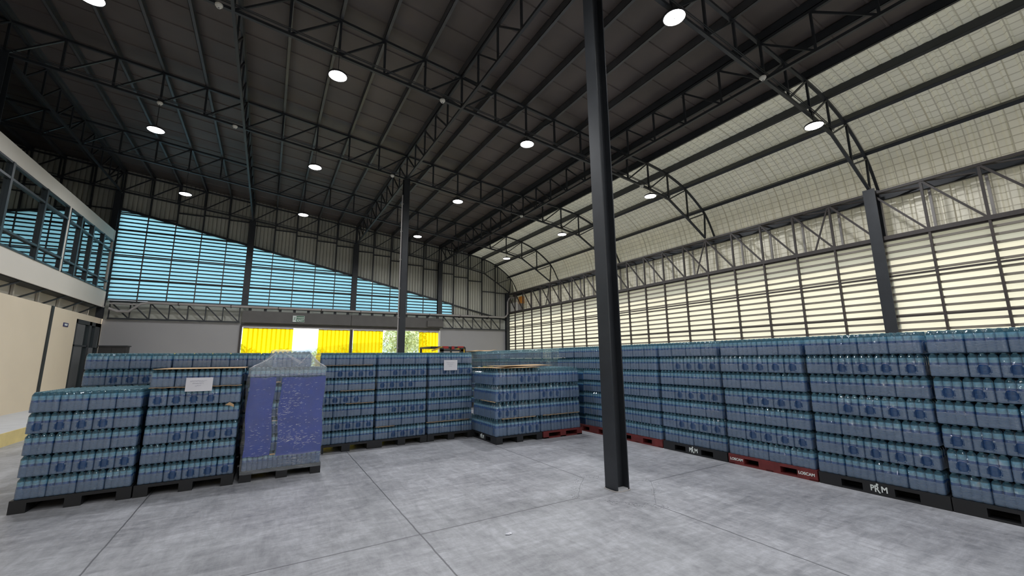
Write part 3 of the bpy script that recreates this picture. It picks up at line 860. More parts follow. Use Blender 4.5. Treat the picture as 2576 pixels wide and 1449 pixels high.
for k, j, z, l in lamps:
    x = gx(k); y = YT[j] if j < 4 else YE
    root = empty('high_bay_lamp', (x, y - .03, z)); tag(root, 'round glowing high-bay lamp ' + l, 'lamp', 'high-bay lamps')
    mesh_obj('housing', body_me, root); mesh_obj('diffuser', disc_me, root); mesh_obj('ring', ring_me, root); mesh_obj('centre_screw', dot_me, root)
    zc = bot_pt(k)[1]
    MB().box(-.006, .006, -.006, .006, .10, zc - z - .02).box(-.05, .05, -.02, .02, max(zc - z - .03, .1), zc - z + .08).build('hanger', M['lamp_body'], root)
    lo = bpy.data.objects.new('lamp_light', ld); lo.location = (0, 0, -.03); link(lo, root)
# unseen rows of the same lamps, added behind and above the viewer for light
for k in (-7, -3, 2, 7):
    for y in (Y0 - T, Y0 - 2 * T + .3):
        root = empty('high_bay_lamp', (gx(k), y, 7.3)); tag(root, f'added unseen high-bay lamp behind the viewer, {ORD[[-7, -3, 2, 7].index(k)]} from left, {"nearer" if y > -3 else "farther"} row', 'lamp', 'added high-bay lamps behind the viewer')
        mesh_obj('housing', body_me, root); mesh_obj('diffuser', disc_me, root)
        MB().box(-.006, .006, -.006, .006, .10, top_pt(k)[1] - 7.3 + .1).build('hanger', M['lamp_body'], root)
        lo = bpy.data.objects.new('lamp_light', ld); lo.location = (0, 0, -.03); link(lo, root)
root = empty('high_bay_lamp', (gx(-3), Y0, 7.62)); tag(root, 'round high-bay lamp above the top edge of the view', 'lamp', 'high-bay lamps above the view')
mesh_obj('housing', body_me, root); mesh_obj('diffuser', disc_me, root)
MB().box(-.006, .006, -.006, .006, .10, zb(gx(-3)) - 7.62).build('hanger', M['lamp_body'], root)
lo = bpy.data.objects.new('lamp_light', ld); lo.location = (0, 0, -.03); link(lo, root)

# smoke detectors
dm = MB().lathe([(.001, -.075), (.035, -.072), (.05, -.05), (.062, -.035), (.065, -.02), (.065, 0), (.001, 0)], 18).mesh('housing', M['white_plastic'], True)
for (x, y, z), l in zip([(-1.30, YT[1] - .04, 0), (-1.30, YT[2] - .04, 0), (3.22, YT[1] - .04, 0), (3.24, YT[2] - .04, 0), (8.42, YT[0] - .04, 0), (-3.0, YT[2] - .04, 0), (10.1, YT[1] - .04, 0), (8.45, YT[2] - .04, 0)],
        ['near the top edge, left of centre', 'left of centre on the third truss', 'on the second truss left of the near column', 'beside the top of the far column', 'on the near truss at upper right', 'on the third truss at far left', 'on the second truss under the pale roof', 'on the third truss near the pale roof']):
    root = empty('smoke_detector', (x, y, bot_pt(0)[1])); tag(root, 'small white round smoke detector ' + l, 'smoke detector', 'smoke detectors')
    root.location.z = rail_interp([(gx(k), bot_pt(k)[1]) for k in range(-14, 10)], x) - .03
    mesh_obj('housing', dm, root)
    MB().lathe([(.001, -.082), (.016, -.080), (.02, -.070)], 10).build('sensor', M['lamp_ring'], root)

# ------------------------------------------------------------------ pallets
def pallet_mesh(w_, d_, h, along, bottom, mats):
    """w_ along local x, d_ along local y, front edge at y=0; runners run along 'x' or 'y'"""
    mb = MB()
    t = .035
    mb.box(0, w_, 0, d_, h - t, h)
    L_, A_ = (d_, w_) if along == 'y' else (w_, d_)
    def bx(a0, a1, l0, l1, z0, z1):
        if along == 'y': mb.box(a0, a1, l0, l1, z0, z1)
        else: mb.box(l0, l1, a0, a1, z0, z1)
    for a0, a1 in ((.0, .135), (A_ / 2 - .07, A_ / 2 + .07), (A_ - .135, A_)):
        bx(a0, a1, 0, L_ * .20, 0, h - t); bx(a0, a1, L_ * .20 + .21, L_ - L_ * .20 - .21, 0, h - t); bx(a0, a1, L_ - L_ * .20, L_, 0, h - t)
        bx(a0 + .002, a1 - .002, .01, L_ - .01, 0, .022)
    if bottom:
        for l0 in (0, L_ / 2 - .05, L_ - .1): bx(0, A_, l0, l0 + .1, 0, .022)
    return mb.mesh('pallet_body', mats)
PM = {}
def add_pallet(x, y, rz, w_, d_, along, colour, label, logo=None, wood=False, parent=None):
    key = (w_, d_, along, colour)
    if key not in PM: PM[key] = pallet_mesh(w_, d_, .138, along, colour == 'red', M['black'] if colour == 'black' else M['red_wood'])
    if parent is None:
        root = empty('pallet', (x, y, 0), rz); tag(root, label, 'pallet', 'pallets under the water stacks')
        mesh_obj('deck', PM[key], root)
    else:
        root = mesh_obj('pallet', PM[key], parent)
    rot = (math.pi / 2, 0, 0)
    if logo == 'prim':
        text_mesh('P', .088, 'lettering', M['sign_white'], root, (w_ / 2 - .055, -.003, .07), rot, sx=.8)
        text_mesh('R', .100, 'lettering', M['sign_white'], root, (w_ / 2 - .012, -.003, .066), rot, sx=.8)
        text_mesh('M', .088, 'lettering', M['sign_white'], root, (w_ / 2 + .057, -.003, .07), rot, sx=.9)
        mb = MB(); mb.tube([(w_ / 2 + .004 + .002 * t * t * .2, -.003, .048 - .009 * t + .0011 * t * t) for t in range(7)], .004, 6)
        mb.lathe([(.001, 0), (.012, 0), (.012, .003), (.001, .003)], 12)
        for i in range(len(mb.v) - 48, len(mb.v)):
            vx, vy, vz = mb.v[i]; mb.v[i] = (w_ / 2 - .004 + vx, -.002 - vz, .118 + vy)
        mb.build('logo_mark', M['sign_white'], root)
    elif logo == 'red':
        text_mesh('LOSCAM', .050, 'lettering', M['sign_white'], root, (.125, -.003, .072), rot)
        text_mesh('LOSCAM', .050, 'lettering', M['sign_white'], root, (w_ - .125, -.003, .072), rot)
    return root

# ------------------------------------------------------------------ water packs
def bottle_profile(r, h, tall=False):
    if tall:
        z = [(0, .82), (.012, 1), (.10, 1), (.115, .96), (.13, 1), (.27, 1), (.285, .965), (.30, 1), (.44, 1), (.445, .985), (.53, .985), (.62, .985), (.65, 1), (.74, .93), (.83, .70), (.90, .42), (.915, .36), (.925, .42), (.985, .42), (1.0, .36)]
        mats_ = [0, 3, 3, 3, 3, 3, 3, 3, 3, 2, 1, 1, 0, 0, 0, 0, 4, 4, 4]
        mats_[9] = 2; mats_[10] = 2; mats_[11] = 1; mats_[12] = 1
    else:
        z = [(0, .82), (.015, 1), (.12, 1), (.14, .95), (.16, 1), (.30, 1), (.32, .96), (.34, 1), (.47, 1), (.48, .99), (.51, .99), (.60, .99), (.79, .99), (.81, 1), (.86, .93), (.905, .79), (.945, .57), (.958, .44), (.963, .46), (.992, .45), (1.0, .38)]
        mats_ = [0, 3, 3, 3, 3, 3, 3, 3, 3, 2, 2, 1, 1, 0, 0, 0, 0, 4, 4, 4]
    return [(r * b, h * a) for a, b in z], mats_
BM = [M['pet'], M['label_teal'], M['label_blue'], M['label_pale'], M['cap']]
KINDS = {'S': dict(d=.0604, h=.2285, nl=4, ns=3), 'R': dict(d=.0726, h=.2445, nl=4, ns=3), 'T': dict(d=.0855, h=.318, nl=3, ns=2)}

def film_shell(mb, K, seg=4, mi=0, rim=1, hole=True):
    """shrink film: a snug sleeve round the pack, scalloped over the shoulders, round openings in the short ends"""
    d, h, nl, ns = K['d'], K['h'], K['nl'], K['ns']
    L_, W_ = nl * d / 2, ns * d / 2
    e = .0022
    d *= .978; L_, W_ = nl * d / 2, ns * d / 2
    zs = [0.003, .03 * h, .10 * h, .18 * h, .26 * h, .34 * h, .42 * h, .50 * h, .51 * h, .66 * h, .74 * h, .82 * h, .89 * h, .94 * h]
    ins = [.005, 0, 0, 0, 0, 0, 0, 0, 0, .001, .005, .012, .021, .031]
    scl = [.3, .10, .10, .10, .10, .10, .10, .12, .25, .5, .8, 1.0, 1.0, .9]
    per = []
    def side(n, fx):
        for i in range(n):
            for t in range(seg):
                u = (i + t / seg) * d
                b = abs(math.sin(math.pi * t / seg))
                per.append((fx(u), b))
    side(nl, lambda u: (-L_ + u, -W_, 0, -1)); side(ns, lambda u: (L_, -W_ + u, 1, 0))
    side(nl, lambda u: (L_ - u, W_, 0, 1)); side(ns, lambda u: (-L_, W_ - u, -1, 0))
    rows_ = []
    sc = d / .0604
    for z, i_, s_ in zip(zs, ins, scl):
        r = []
        for (x, y, nx, ny), b in per:
            o = -i_ * sc + e - (1 - b) * .010 * s_ * sc
            # round the corners
            cx, cy_ = abs(x) / L_, abs(y) / W_
            kx = x - (math.copysign(i_ * sc, x) if abs(x) > L_ - i_ * sc else 0) if nx == 0 else x + nx * o
            ky = y - (math.copysign(i_ * sc, y) if abs(y) > W_ - i_ * sc else 0) if ny == 0 else y + ny * o
            if nx == 0: ky = y + ny * o
            cr_ = .016 * sc
            dx_, dy_ = L_ - abs(kx), W_ - abs(ky)
            if dx_ < cr_ and dy_ < cr_:
                vx, vy = cr_ - dx_, cr_ - dy_; ln_ = math.hypot(vx, vy)
                if ln_ > cr_:
                    kx = math.copysign(L_ - cr_ + vx / ln_ * cr_, kx); ky = math.copysign(W_ - cr_ + vy / ln_ * cr_, ky)
            r.append((kx, ky, z))
        rows_.append(r)
    nper = len(per); fb = len(mb.f)
    mb.quadgrid(rows_, mi, True)
    keep_f, keep_m = mb.f[:fb], mb.mi[:fb]
    for q, fc in enumerate(mb.f[fb:]):
        zc = sum(mb.v[v_][2] for v_ in fc) / 4; xc = sum(mb.v[v_][0] for v_ in fc) / 4; yc = sum(mb.v[v_][1] for v_ in fc) / 4
        if hole and abs(xc) > L_ - .006 * sc and (yc / (W_ * .47)) ** 2 + ((zc - .32 * h) / (.23 * h)) ** 2 < 1: continue
        keep_f.append(fc); keep_m.append(mi if zc < .50 * h else rim + 1)
    mb.f, mb.mi = keep_f, keep_m
    # folded seams round the end openings
    if hole:
        for sx_ in (-1, 1):
            a_, b_ = W_ * .47, h * .23
            pts = [(sx_ * (L_ + .004), a_ * math.cos(t * math.pi / 8), h * .32 + b_ * math.sin(t * math.pi / 8)) for t in range(17)]
            mb.tube(pts, .0007 * sc, 4, rim)
    return mb

def see_through(name, key, t):
    v = BOTTLE[key]; mt = plastic(name, *v)
    n = mt.node_tree; out = n.nodes['Material Output']; src = out.inputs['Surface'].links[0].from_socket
    tr = n.nodes.new('ShaderNodeBsdfTransparent'); tr.inputs['Color'].default_value = (.97, .98, .96, 1)
    w_ = n.nodes.new('ShaderNodeLayerWeight'); w_.inputs[0].default_value = .35
    mr = n.nodes.new('ShaderNodeMapRange'); mr.inputs['To Min'].default_value = t; mr.inputs['To Max'].default_value = .05
    n.links.new(w_.outputs['Facing'], mr.inputs['Value'])
    x = n.nodes.new('ShaderNodeMixShader'); n.links.new(mr.outputs[0], x.inputs[0]); n.links.new(src, x.inputs[1]); n.links.new(tr.outputs[0], x.inputs[2]); n.links.new(x.outputs[0], out.inputs['Surface'])
    return mt
CLEAR = [see_through('clear_' + k_, k_, .95) for k_ in ('pet', 'label_teal', 'label_blue', 'label_pale')]
def make_pack_meshes(kk):
    K = KINDS[kk]; r = K['d'] / 2 * .985
    r *= .985
    pr, mm = bottle_profile(r, K['h'] * .985, kk == 'T')
    b = MB().lathe(pr, 14, mats=mm)
    K['bottle'] = b.mesh('bottle', BM, True)
    f = MB(); film_shell(f, K)
    me = f.mesh('shrink_film', [M['film'], M['film_rim'], M['film_clear']], True)
    K['film'] = me
    # one mesh for distant packs: fewer sides, same shape
    c = MB(); pr2 = [pr[i] for i in (0, 1, 8, 11, 13, 14, 15, 16, 18, 20)] if kk != 'T' else [pr[i] for i in (0, 1, 8, 11, 13, 14, 15, 16, 18, 19)]
    m2 = [3, 3, 2, 1, 0, 0, 0, 4, 4]
    for i in range(K['nl']):
        for j in range(K['ns']):
            c.lathe(pr2, 8, ((i + .5 - K['nl'] / 2) * K['d'] * .98, (j + .5 - K['ns'] / 2) * K['d'] * .98, .001), m2)
    K['far'] = c; 
    film_shell(c, K, 2, 5, 6, hole=False)
for kk in KINDS: make_pack_meshes(kk)
# open the film at the round end holes
def cut_hole_material():
    mt = M['film']; n = mt.node_tree; L = n.links.new
    return mt

packs = []   # dict(kind, pos, rz, label, group, face width, front)
def stack(kind, ox, oy, rz, layers, nm, base=.138, depth=1.2, jitter=.006, extra_top=False, side_left=False, n_layers_from=0, cells=16, grp='shrink-wrapped packs of blue water bottles'):
    """ox, oy: front-left corner of the stack; local x runs along the front, local y into the stack"""
    K = KINDS[kind]; d, h = K['d'], K['h']
    c, s = math.cos(rz), math.sin(rz)
    rows_total = int(depth / d + .01)
    rnd = random.Random(hash(nm) % 1000 if False else sum(ord(ch) for ch in nm))
    for li, pat in enumerate(layers):
        z = base + li * (h + .0005)
        if li < n_layers_from: continue
        jx = rnd.uniform(-jitter, jitter); jy = rnd.uniform(-jitter, jitter)
        u = 0
        top = li == len(layers) - 1
        for pi, wd in enumerate(pat):
            long_front = wd == K['nl']
            dep = K['ns'] if long_front else K['nl']
            v = 0; ri = 0
            while v + dep <= rows_total:
                lx = (u + wd / 2) * d + jx + rnd.uniform(-.002, .002); ly = (v + dep / 2) * d + jy + rnd.uniform(0, .004)
                front = ri == 0; vis = front or (extra_top and top) or (side_left and pi == 0)
                lab = f'water pack, {ORD[pi]} from left, {ORD[li] + " layer up"}, {nm}'
                if ri: lab = f'water pack, {ORD[pi]} from left, {ORD[ri]} row back, {ORD[li]} layer, {nm}'
                packs.append(dict(kind=kind, pos=(ox + lx * c - ly * s, oy + lx * s + ly * c, z), rz=rz + (0 if long_front else math.pi / 2), label=lab, vis=vis, front=front, group=grp, w=wd * d, h=h))
                v += dep; ri += 1
            u += wd

P4 = [4, 4, 4, 4]; PA = [4, 3, 3, 3, 3]; PB = [3, 3, 3, 3, 4]
GAP = .004
# front-left stacks
add_pallet(-2.27, 6.85, 0, 1.0, 1.2, 'y', 'black', 'black pallet under the leftmost front stack')
stack('S', -2.255, 6.86, 0, [P4, PA, P4, PB, P4], 'leftmost front stack', extra_top=True)
add_pallet(-1.255, 6.85, 0, 1.0, 1.2, 'y', 'black', 'black pallet under the stack carrying a paper note beside the wrapped load')
stack('S', -1.235, 6.86, 0, [PA, P4, PA, P4, PB, P4], 'front stack with paper note')
# back row
backs = [(-2.22, 'leftmost back stack'), (-1.232, 'second back stack from left'), (-.262, 'back stack behind the wrapped load'), (.85, 'back stack right of wrapped load'), (1.850, 'second back stack right of wrapped load'), (2.862, 'back stack with paper note')]
for i, (x, nmx) in enumerate(backs):
    add_pallet(x - .01, 8.13, 0, 1.0, 1.2, 'y', 'black', 'black pallet under the ' + nmx)
    lay = [PA, P4, PA, P4, PB, PA, P4] if i % 2 == 0 else [P4, PA, P4, PB, P4, PA, P4]
    if i == 3: lay = [P4, PA, P4, PB, P4, PA, P4]
    stack('S', x, 8.15, 0, lay, nmx)
# island of tall bottles
isl = add_pallet(3.85, 7.12, 0, 1.05, 1.2, 'y', 'black', 'black pallet under the left tall-bottle stack')
for ch_, sz_, yy_ in (('P', .088, .655), ('R', .10, .612), ('M', .088, .543)):
    text_mesh(ch_, sz_, 'lettering', M['sign_white'], isl, (-.003, yy_, .07), (math.pi / 2, 0, -math.pi / 2), sx=.8)
MB().box(-.006, -.002, .598, .618, .108, .126).build('logo_mark', M['sign_white'], isl)
add_pallet(4.93, 7.12, 0, 1.0, 1.2, 'y', 'red', 'dark red pallet under the right tall-bottle stack')
TA = [3, 3, 2, 2, 2]; TB = [2, 2, 2, 3, 3]; TC = [3, 3, 3, 3]
stack('T', 3.845, 7.13, 0, [TA, TB, TB, TA], 'left tall-bottle stack', side_left=True, grp='shrink-wrapped packs of tall water bottles')
stack('T', 4.885, 7.13, 0, [TC, [3, 3, 2, 2, 2], TB, TA], 'right tall-bottle stack', extra_top=True, grp='shrink-wrapped packs of tall water bottles')
# right row, facing the open floor (local x runs towards the viewer)
RZ = -math.pi / 2
ry = [(1.60, 'black', None, 'right row, nearest stack'), (2.80, 'black', 'prim', 'right row, second stack'), (4.01, 'red', 'red', 'right row, third stack'), (5.22, 'black', 'prim', 'right row, fourth stack'),
      (6.43, 'red', None, 'right row, fifth stack'), (7.64, 'red', None, 'right row, sixth stack'), (8.85, 'black', None, 'right row, seventh stack'), (10.06, 'red', None, 'right row, eighth stack'), (11.27, 'black', None, 'right row, ninth stack'), (12.48, 'red', None, 'right row, tenth stack'), (13.69, 'black', None, 'right row, eleventh stack')]
for i, (y, colr, lg, nmx) in enumerate(ry):
    add_pallet(6.20, y, RZ, 1.19, 1.0, 'x', colr, f'{"black" if colr == "black" else "dark red"} pallet under the ' + nmx.replace('right row, ', '') + ' of the right row', lg)
    lay = [P4, PA, P4, PA, P4, PA, P4] if i != 0 else [P4, PB, PB, P4, PB, PA, P4]
    stack('R', 6.205 + (.0, .01, .0, .015, -.005)[i % 5], y - .004, RZ, lay, nmx, depth=1.0, jitter=.012)

# choose the 300 packs that show largest
cpos = Vector((0, 0, CAM_H)); inv = cam.matrix_world.inverted()
def hidden_by(p):
    x, y, z = p['pos']
    if p['kind'] == 'S' and y > 8.1 and z < .138 + 5 * .229 and x < -.25: return True     # behind the front-left stacks
    if p['kind'] == 'S' and y > 8.1 and z < 1.4 and x < .84 and x > -.25: return True      # behind the wrapped load
    if p['kind'] == 'R' and y > 7.3 and z < 1.3: return True                               # behind the island
    return False
def in_view(p):
    v = inv @ Vector(p['pos'])
    if v.z > -.1: return False
    u, w_ = v.x / -v.z * F_PX, v.y / -v.z * F_PX
    return abs(u) < 1288 + 110 and abs(w_) < 725 + 120
cand = [p for p in packs if p['vis'] and in_view(p) and not hidden_by(p)]
cand.sort(key=lambda p: -((1.0 if p['front'] else .25) / (Vector(p['pos']) - cpos).length_squared * (abs(p['pos'][0]) / (Vector(p['pos']) - cpos).length if p['kind'] == 'R' else 1)))
chosen = cand[:300]
chosen_ids = set(id(p) for p in chosen)
protos = {}
def add_pack(p):
    K = KINDS[p['kind']]
    root = bpy.data.objects.new('water_pack', None); root.empty_display_size = .1
    root.location = p['pos']; root.rotation_euler = (0, 0, p['rz']); COL.objects.link(root)
    root['label'] = p['label']; root['category'] = 'water pack'; root['group'] = p['group']
    if p['kind'] not in protos:
        kids = [mesh_obj('shrink_film', K['film'], root)]
        for i in range(K['nl']):
            for j in range(K['ns']):
                kids.append(mesh_obj('bottle', K['bottle'], root, ((i + .5 - K['nl'] / 2) * K['d'] * .98, (j + .5 - K['ns'] / 2) * K['d'] * .98, .001)))
        protos[p['kind']] = kids
    else:
        for o in protos[p['kind']]:
            c_ = o.copy(); COL.objects.link(c_); c_.parent = root
for p in chosen: add_pack(p)
# everything else of the same kind as one object
rest = MB()
for p in packs:
    if id(p) in chosen_ids or p['pos'][1] < -.5: continue
    K = KINDS[p['kind']]; c, s = math.cos(p['rz']), math.sin(p['rz']); px, py, pz = p['pos']
    if 'behind the wrapped' in p['label'] and not p['front']: px -= .05
    full = (p['vis'] and not hidden_by(p))
    thin = p['kind'] == 'R' and py > 8.3 and pz > 1.3
    if thin and not full: continue
    if thin and pz > 1.3:
        src = K['far']; b = len(rest.v)
        rest.v += [(px + x * c - y * s, py + x * s + y * c, pz + z) for x, y, z in src.v]
        rest.f += [tuple(b + i for i in f) for f in src.f]; rest.mi += [8 + i if i < 4 else (7 if i == 5 else i) for i in src.mi]
    elif full:
        src = K['far']; b = len(rest.v)
        rest.v += [(px + x * c - y * s, py + x * s + y * c, pz + z) for x, y, z in src.v]
        rest.f += [tuple(b + i for i in f) for f in src.f]; rest.mi += src.mi
    else:
        L_, W_ = K['nl'] * K['d'] / 2 - .004, K['ns'] * K['d'] / 2 - .004; h = K['h']
        rr = []
        for z, i_, mi_ in ((-.003, 0, 3), (h * .47, 0, 3), (h * .55, 0, 2), (h * .71, 0, 1), (h * .85, .008, 0), (h * 1.004, .010, 0)):
            rr.append(([(-L_ + i_, -W_ + i_), (L_ - i_, -W_ + i_), (L_ - i_, W_ - i_), (-L_ + i_, W_ - i_)], z, mi_))
        rws = [[(px + x * c - y * s, py + x * s + y * c, pz + z) for x, y in q] for q, z, _ in rr]
        for i in range(len(rws) - 1): rest.quadgrid(rws[i:i + 2], rr[i + 1][2], True)
        rest.poly(rws[-1], 0)
rest_o = rest.build('stacked_water_packs', BM + [M['film'], M['film_rim'], M['film_clear']] + CLEAR, smooth=False)
tag(rest_o, 'remaining blue water packs farther back and inside the stacks', 'water packs', kind='stuff')

# cardboard sheets
def sheet(x, y, z, w_, d_, rz, label, lift=0.0, th=.005):
    mb = MB(); nx, ny = 10, 4
    for zz in (0, th):
        mb.quadgrid([[(w_ * i / nx, d_ * j / ny, zz + lift * math.sin(i * .9 + j * 1.7) * .5 + (lift * 2 * (i / nx) ** 4)) for i in range(nx + 1)] for j in range(ny + 1)])
    mb.box(0, w_, 0, .004, 0, th)
    o = mb.build('cardboard_sheet', M['cardboard']); o.location = (x, y, z); o.rotation_euler = (0, 0, rz)
    tag(o, label, 'cardboard sheet', 'cardboard layer sheets')
    return o
hS = .229; hT = .3185; hR = .245
sheet(-1.22, 6.84, .138 + 6 * hS, .98, 1.15, 0, 'brown cardboard sheet on top of the front stack with the paper note')
sheet(3.84, 7.11, .138 + 4 * hT + .004, 1.03, 1.15, 0, 'large brown cardboard sheet on top of the left tall-bottle stack', .006)
sheet(4.2, 7.35, .138 + 4 * hT + .034, 1.2, .8, .04, 'second cardboard sheet lying across the tall-bottle stacks', .006)
sheet(6.22, 13.0, .138 + 7 * hR + .01, .9, 2.4, 0, 'curled brown cardboard sheet on the far end of the right row', .03)
def edge_strip(x0, x1, y, z, label, rz=0):
    mb = MB(); n_ = 14; rows_ = []
    for dy, dz in ((-.014, 0), (-.016, .006), (.03, .006)):
        rows_.append([((x1 - x0) * i / n_, dy + .004 * math.sin(i * 1.9), dz + .003 * math.sin(i * 2.3)) for i in range(n_ + 1)])
    mb.quadgrid(rows_)
    o = mb.build('cardboard_edge', M['cardboard']); o.location = (x0, y, z); 
    if rz: o.rotation_euler = (0, 0, rz)
    tag(o, label, 'cardboard sheet', 'cardboard edges sticking out between layers')
edge_strip(-1.24, -.26, 6.86, .138 + 5 * hS - .004, 'thin cardboard edge under the top layer of the front noted stack')
edge_strip(.86, 1.75, 8.15, .138 + 6 * hS - .004, 'thin cardboard edge below the top layer right of wrapped load')
edge_strip(1.2, 1.8, 8.15, .138 + 4 * hS - .004, 'dark cardboard edge fourth layer right of the wrapped load')
edge_strip(1.3, 1.8, 8.15, .138 + 3 * hS - .004, 'pale cardboard edge third layer right of the wrapped load')
edge_strip(1.85, 2.2, 8.15, .138 + 1 * hS - .004, 'short cardboard edge above the lowest layer in the back row')
edge_strip(2.83, 3.75, 8.15, .138 + 1 * hS - .004, 'cardboard edge above lowest layer of the noted back stack')
edge_strip(3.97, 4.75, 7.13, .138 + 1 * hT - .004, 'cardboard edge above the lowest layer of tall bottles')
edge_strip(3.845, 4.5, 7.77, .138 + 2 * hT - .004, 'cardboard edge on the left side of the tall-bottle stack', rz=-math.pi / 2)
edge_strip(4.93, 5.88, 7.13, .138 + 1 * hT - .004, 'pale sheet edge above the lowest layer on the red pallet')
# torn cardboard flap
o = MB().poly([(0, 0, 0), (.05, -.012, .035), (.10, -.02, .005), (.105, -.02, -.035), (.06, -.012, -.01)]).poly([(0, .004, 0), (.05, -.008, .035), (.10, -.016, .005), (.105, -.016, -.035), (.06, -.008, -.01)]).build('cardboard_scrap', M['cardboard'])
o.location = (-.43, 6.845, 1.03); tag(o, 'small torn cardboard scrap stuck to the front noted stack', 'cardboard scrap')

# paper notes
def note(x, y, w_, h_, z, rot, label, seed):
    root = empty('paper_note', (x, y, z)); tag(root, label, 'paper note'); root.rotation_euler = (0, rot, 0)
    MB().quadgrid([[(w_ * i / 6, -.002 - .004 * math.sin(i * .8), h_ * j / 4) for i in range(7)] for j in range(5)]).build('sheet', M['paper'], root, smooth=True)
    rnd = random.Random(seed); mb = MB()
    for r in range(3):
        xx = w_ * (.15 + .1 * r); zz = h_ * (.75 - r * .17)
        while xx < w_ * (.75 - .1 * r):
            x2 = xx + rnd.uniform(.006, .014); mb.beam((xx, -.010, zz + rnd.uniform(-.006, .006)), (x2, -.010, zz + rnd.uniform(-.006, .006)), .0018, .001, upv=(0, 1, 0)); xx = x2
    mb.build('handwriting', M['ink'], root)
note(-.875, 6.835, .285, .175, 1.225, .01, 'white paper note stuck on the front stack at left', 3)
note(3.17, 8.13, .30, .21, 1.375, 0, 'white paper note stuck on the back stack by the doorway', 5)

# ------------------------------------------------------------------ stretch-wrapped load
root = empty('wrapped_pallet_load', (-.19, 6.87, 0)); tag(root, 'stretch-wrapped pallet load of water bottles with two blue sheets', 'wrapped pallet load')
add_pallet(0, 0, 0, .99, 1.2, 'y', 'black', '', parent=root)
Kc = dict(KINDS['S']); Ks = Kc
cm = MB()
pr, mm = bottle_profile(Ks['d'] / 2 * .985, Ks['h'] * .985)
for i in range(4):
    for j in range(3): cm.lathe(pr, 12, ((i + .5 - 2) * Ks['d'], (j + .5 - 1.5) * Ks['d'], .001), mm)
pack_me = cm.mesh('bottle_pack', BM, True)
first = None
def sub_pack(x, y, z, rz):
    o = mesh_obj('bottle_pack', pack_me, root, (x, y, z), rz)
for li in range(6):
    pat = PA if li % 2 == 0 else P4
    u = 0; sh = .012 * math.sin(li * 1.3)
    for wd in pat:
        dep = 3 if wd == 4 else 4
        for v in range(0, 19 - dep, dep):
            if v > 0 and li != 5 and not (u == 0 or u + wd >= 16): continue
            sub_pack((u + wd / 2) * Ks['d'] + .012 + sh, (v + dep / 2) * Ks['d'] + .024, .138 + li * hS, 0 if wd == 4 else math.pi / 2)
        u += wd
for i in range(2):
    for v in range(3): sub_pack(.27 + .125 + i * .25, .02 + .1 + v * .19, .138 + 6 * hS, 0)
def wrap_xy(z):
    """outline of the wrapped load at height z: x0, x1, y0, y1"""
    if z <= .30: a = 0
    wv = .012 * math.sin(z * 9) + .008 * math.sin(z * 23)
    x0, x1, y0, y1 = -.012 + wv * .6, .988 - wv * .5, -.020, 1.19
    if z < .15: x0, x1 = -.005, .995
    if z > 1.52:
        t = min(1, (z - 1.52) / .18); t = t ** .6
        x0 += .255 * t; x1 -= .215 * t; y0 += .01 * t; y1 -= .5 * t
    return x0, x1, y0, y1
zs = [.10 + i * .03 for i in range(56)]
zs = [z for z in zs if z < 1.745] + [1.745, 1.765]
rows_ = []
for z in zs:
    x0, x1, y0, y1 = wrap_xy(z if z < 1.75 else 1.745)
    if z > 1.75: x0 += .03; x1 -= .03; y0 += .03; y1 -= .03
    r = []; N = 24
    def rip(i): return .0045 * math.sin(z * 61 + i * .9) + .003 * math.sin(z * 140 + i * 2.1)
    for i in range(N): r.append((x0 + (x1 - x0) * i / N, y0 + rip(i) + (.006 * abs(math.sin(z * 14)) if z > .3 else 0), z))
    for i in range(N): r.append((x1 + rip(i), y0 + (y1 - y0) * i / N, z))
    for i in range(N): r.append((x1 - (x1 - x0) * i / N, y1 + rip(i), z))
    for i in range(N): r.append((x0 + rip(i), y1 - (y1 - y0) * i / N, z))
    rows_.append(r)
mb = MB(); mb.quadgrid(rows_, 0, True)
mb.mi = [1 if sum(mb.v[v_][2] for v_ in f_) / 4 > 1.40 else (2 if sum(mb.v[v_][2] for v_ in f_) / 4 < .30 else 0) for f_ in mb.f]
M['stretch_thick'] = clear_film('stretch_film_many_layers', (.66, .74, .80), .26, .12, 24, .9, stretch=(1, 1, 4.5), gloss=.09)
M['stretch_low'] = clear_film('stretch_film_foot', (.55, .62, .68), .16, .12, 24, .9, stretch=(1, 1, 4.5), gloss=.07)
mb.build('stretch_film', [M['stretch'], M['stretch_thick'], M['stretch_low']], root, smooth=True)
mb = MB()
for k in range(5):   # rope-like folds over the shoulders
    mb.tube([(.99 - k * .012, .0, 1.50 + k * .01), (.90 - k * .02, -.004, 1.56 + k * .01), (.80 - k * .01, .002, 1.66 + k * .012)], .0022, 5)
    mb.tube([(.0 + k * .012, .0, 1.50 + k * .01), (.12 + k * .02, -.004, 1.57 + k * .01), (.26 + k * .01, .002, 1.66 + k * .012)], .0022, 5)
    mb.tube([(.42 + k * .02, -.006, 1.71 - k * .01), (.62 + k * .012, -.006, 1.56 + k * .004)], .0015, 5)
mb.tube([(.74, -.006, 1.70), (.60, -.006, 1.54)], .0025, 5)
mb.build('film_fold', M['film_scrap'], root)
mb = MB(); rnd = random.Random(11)  # specular glints on the film, modelled as thin white slivers
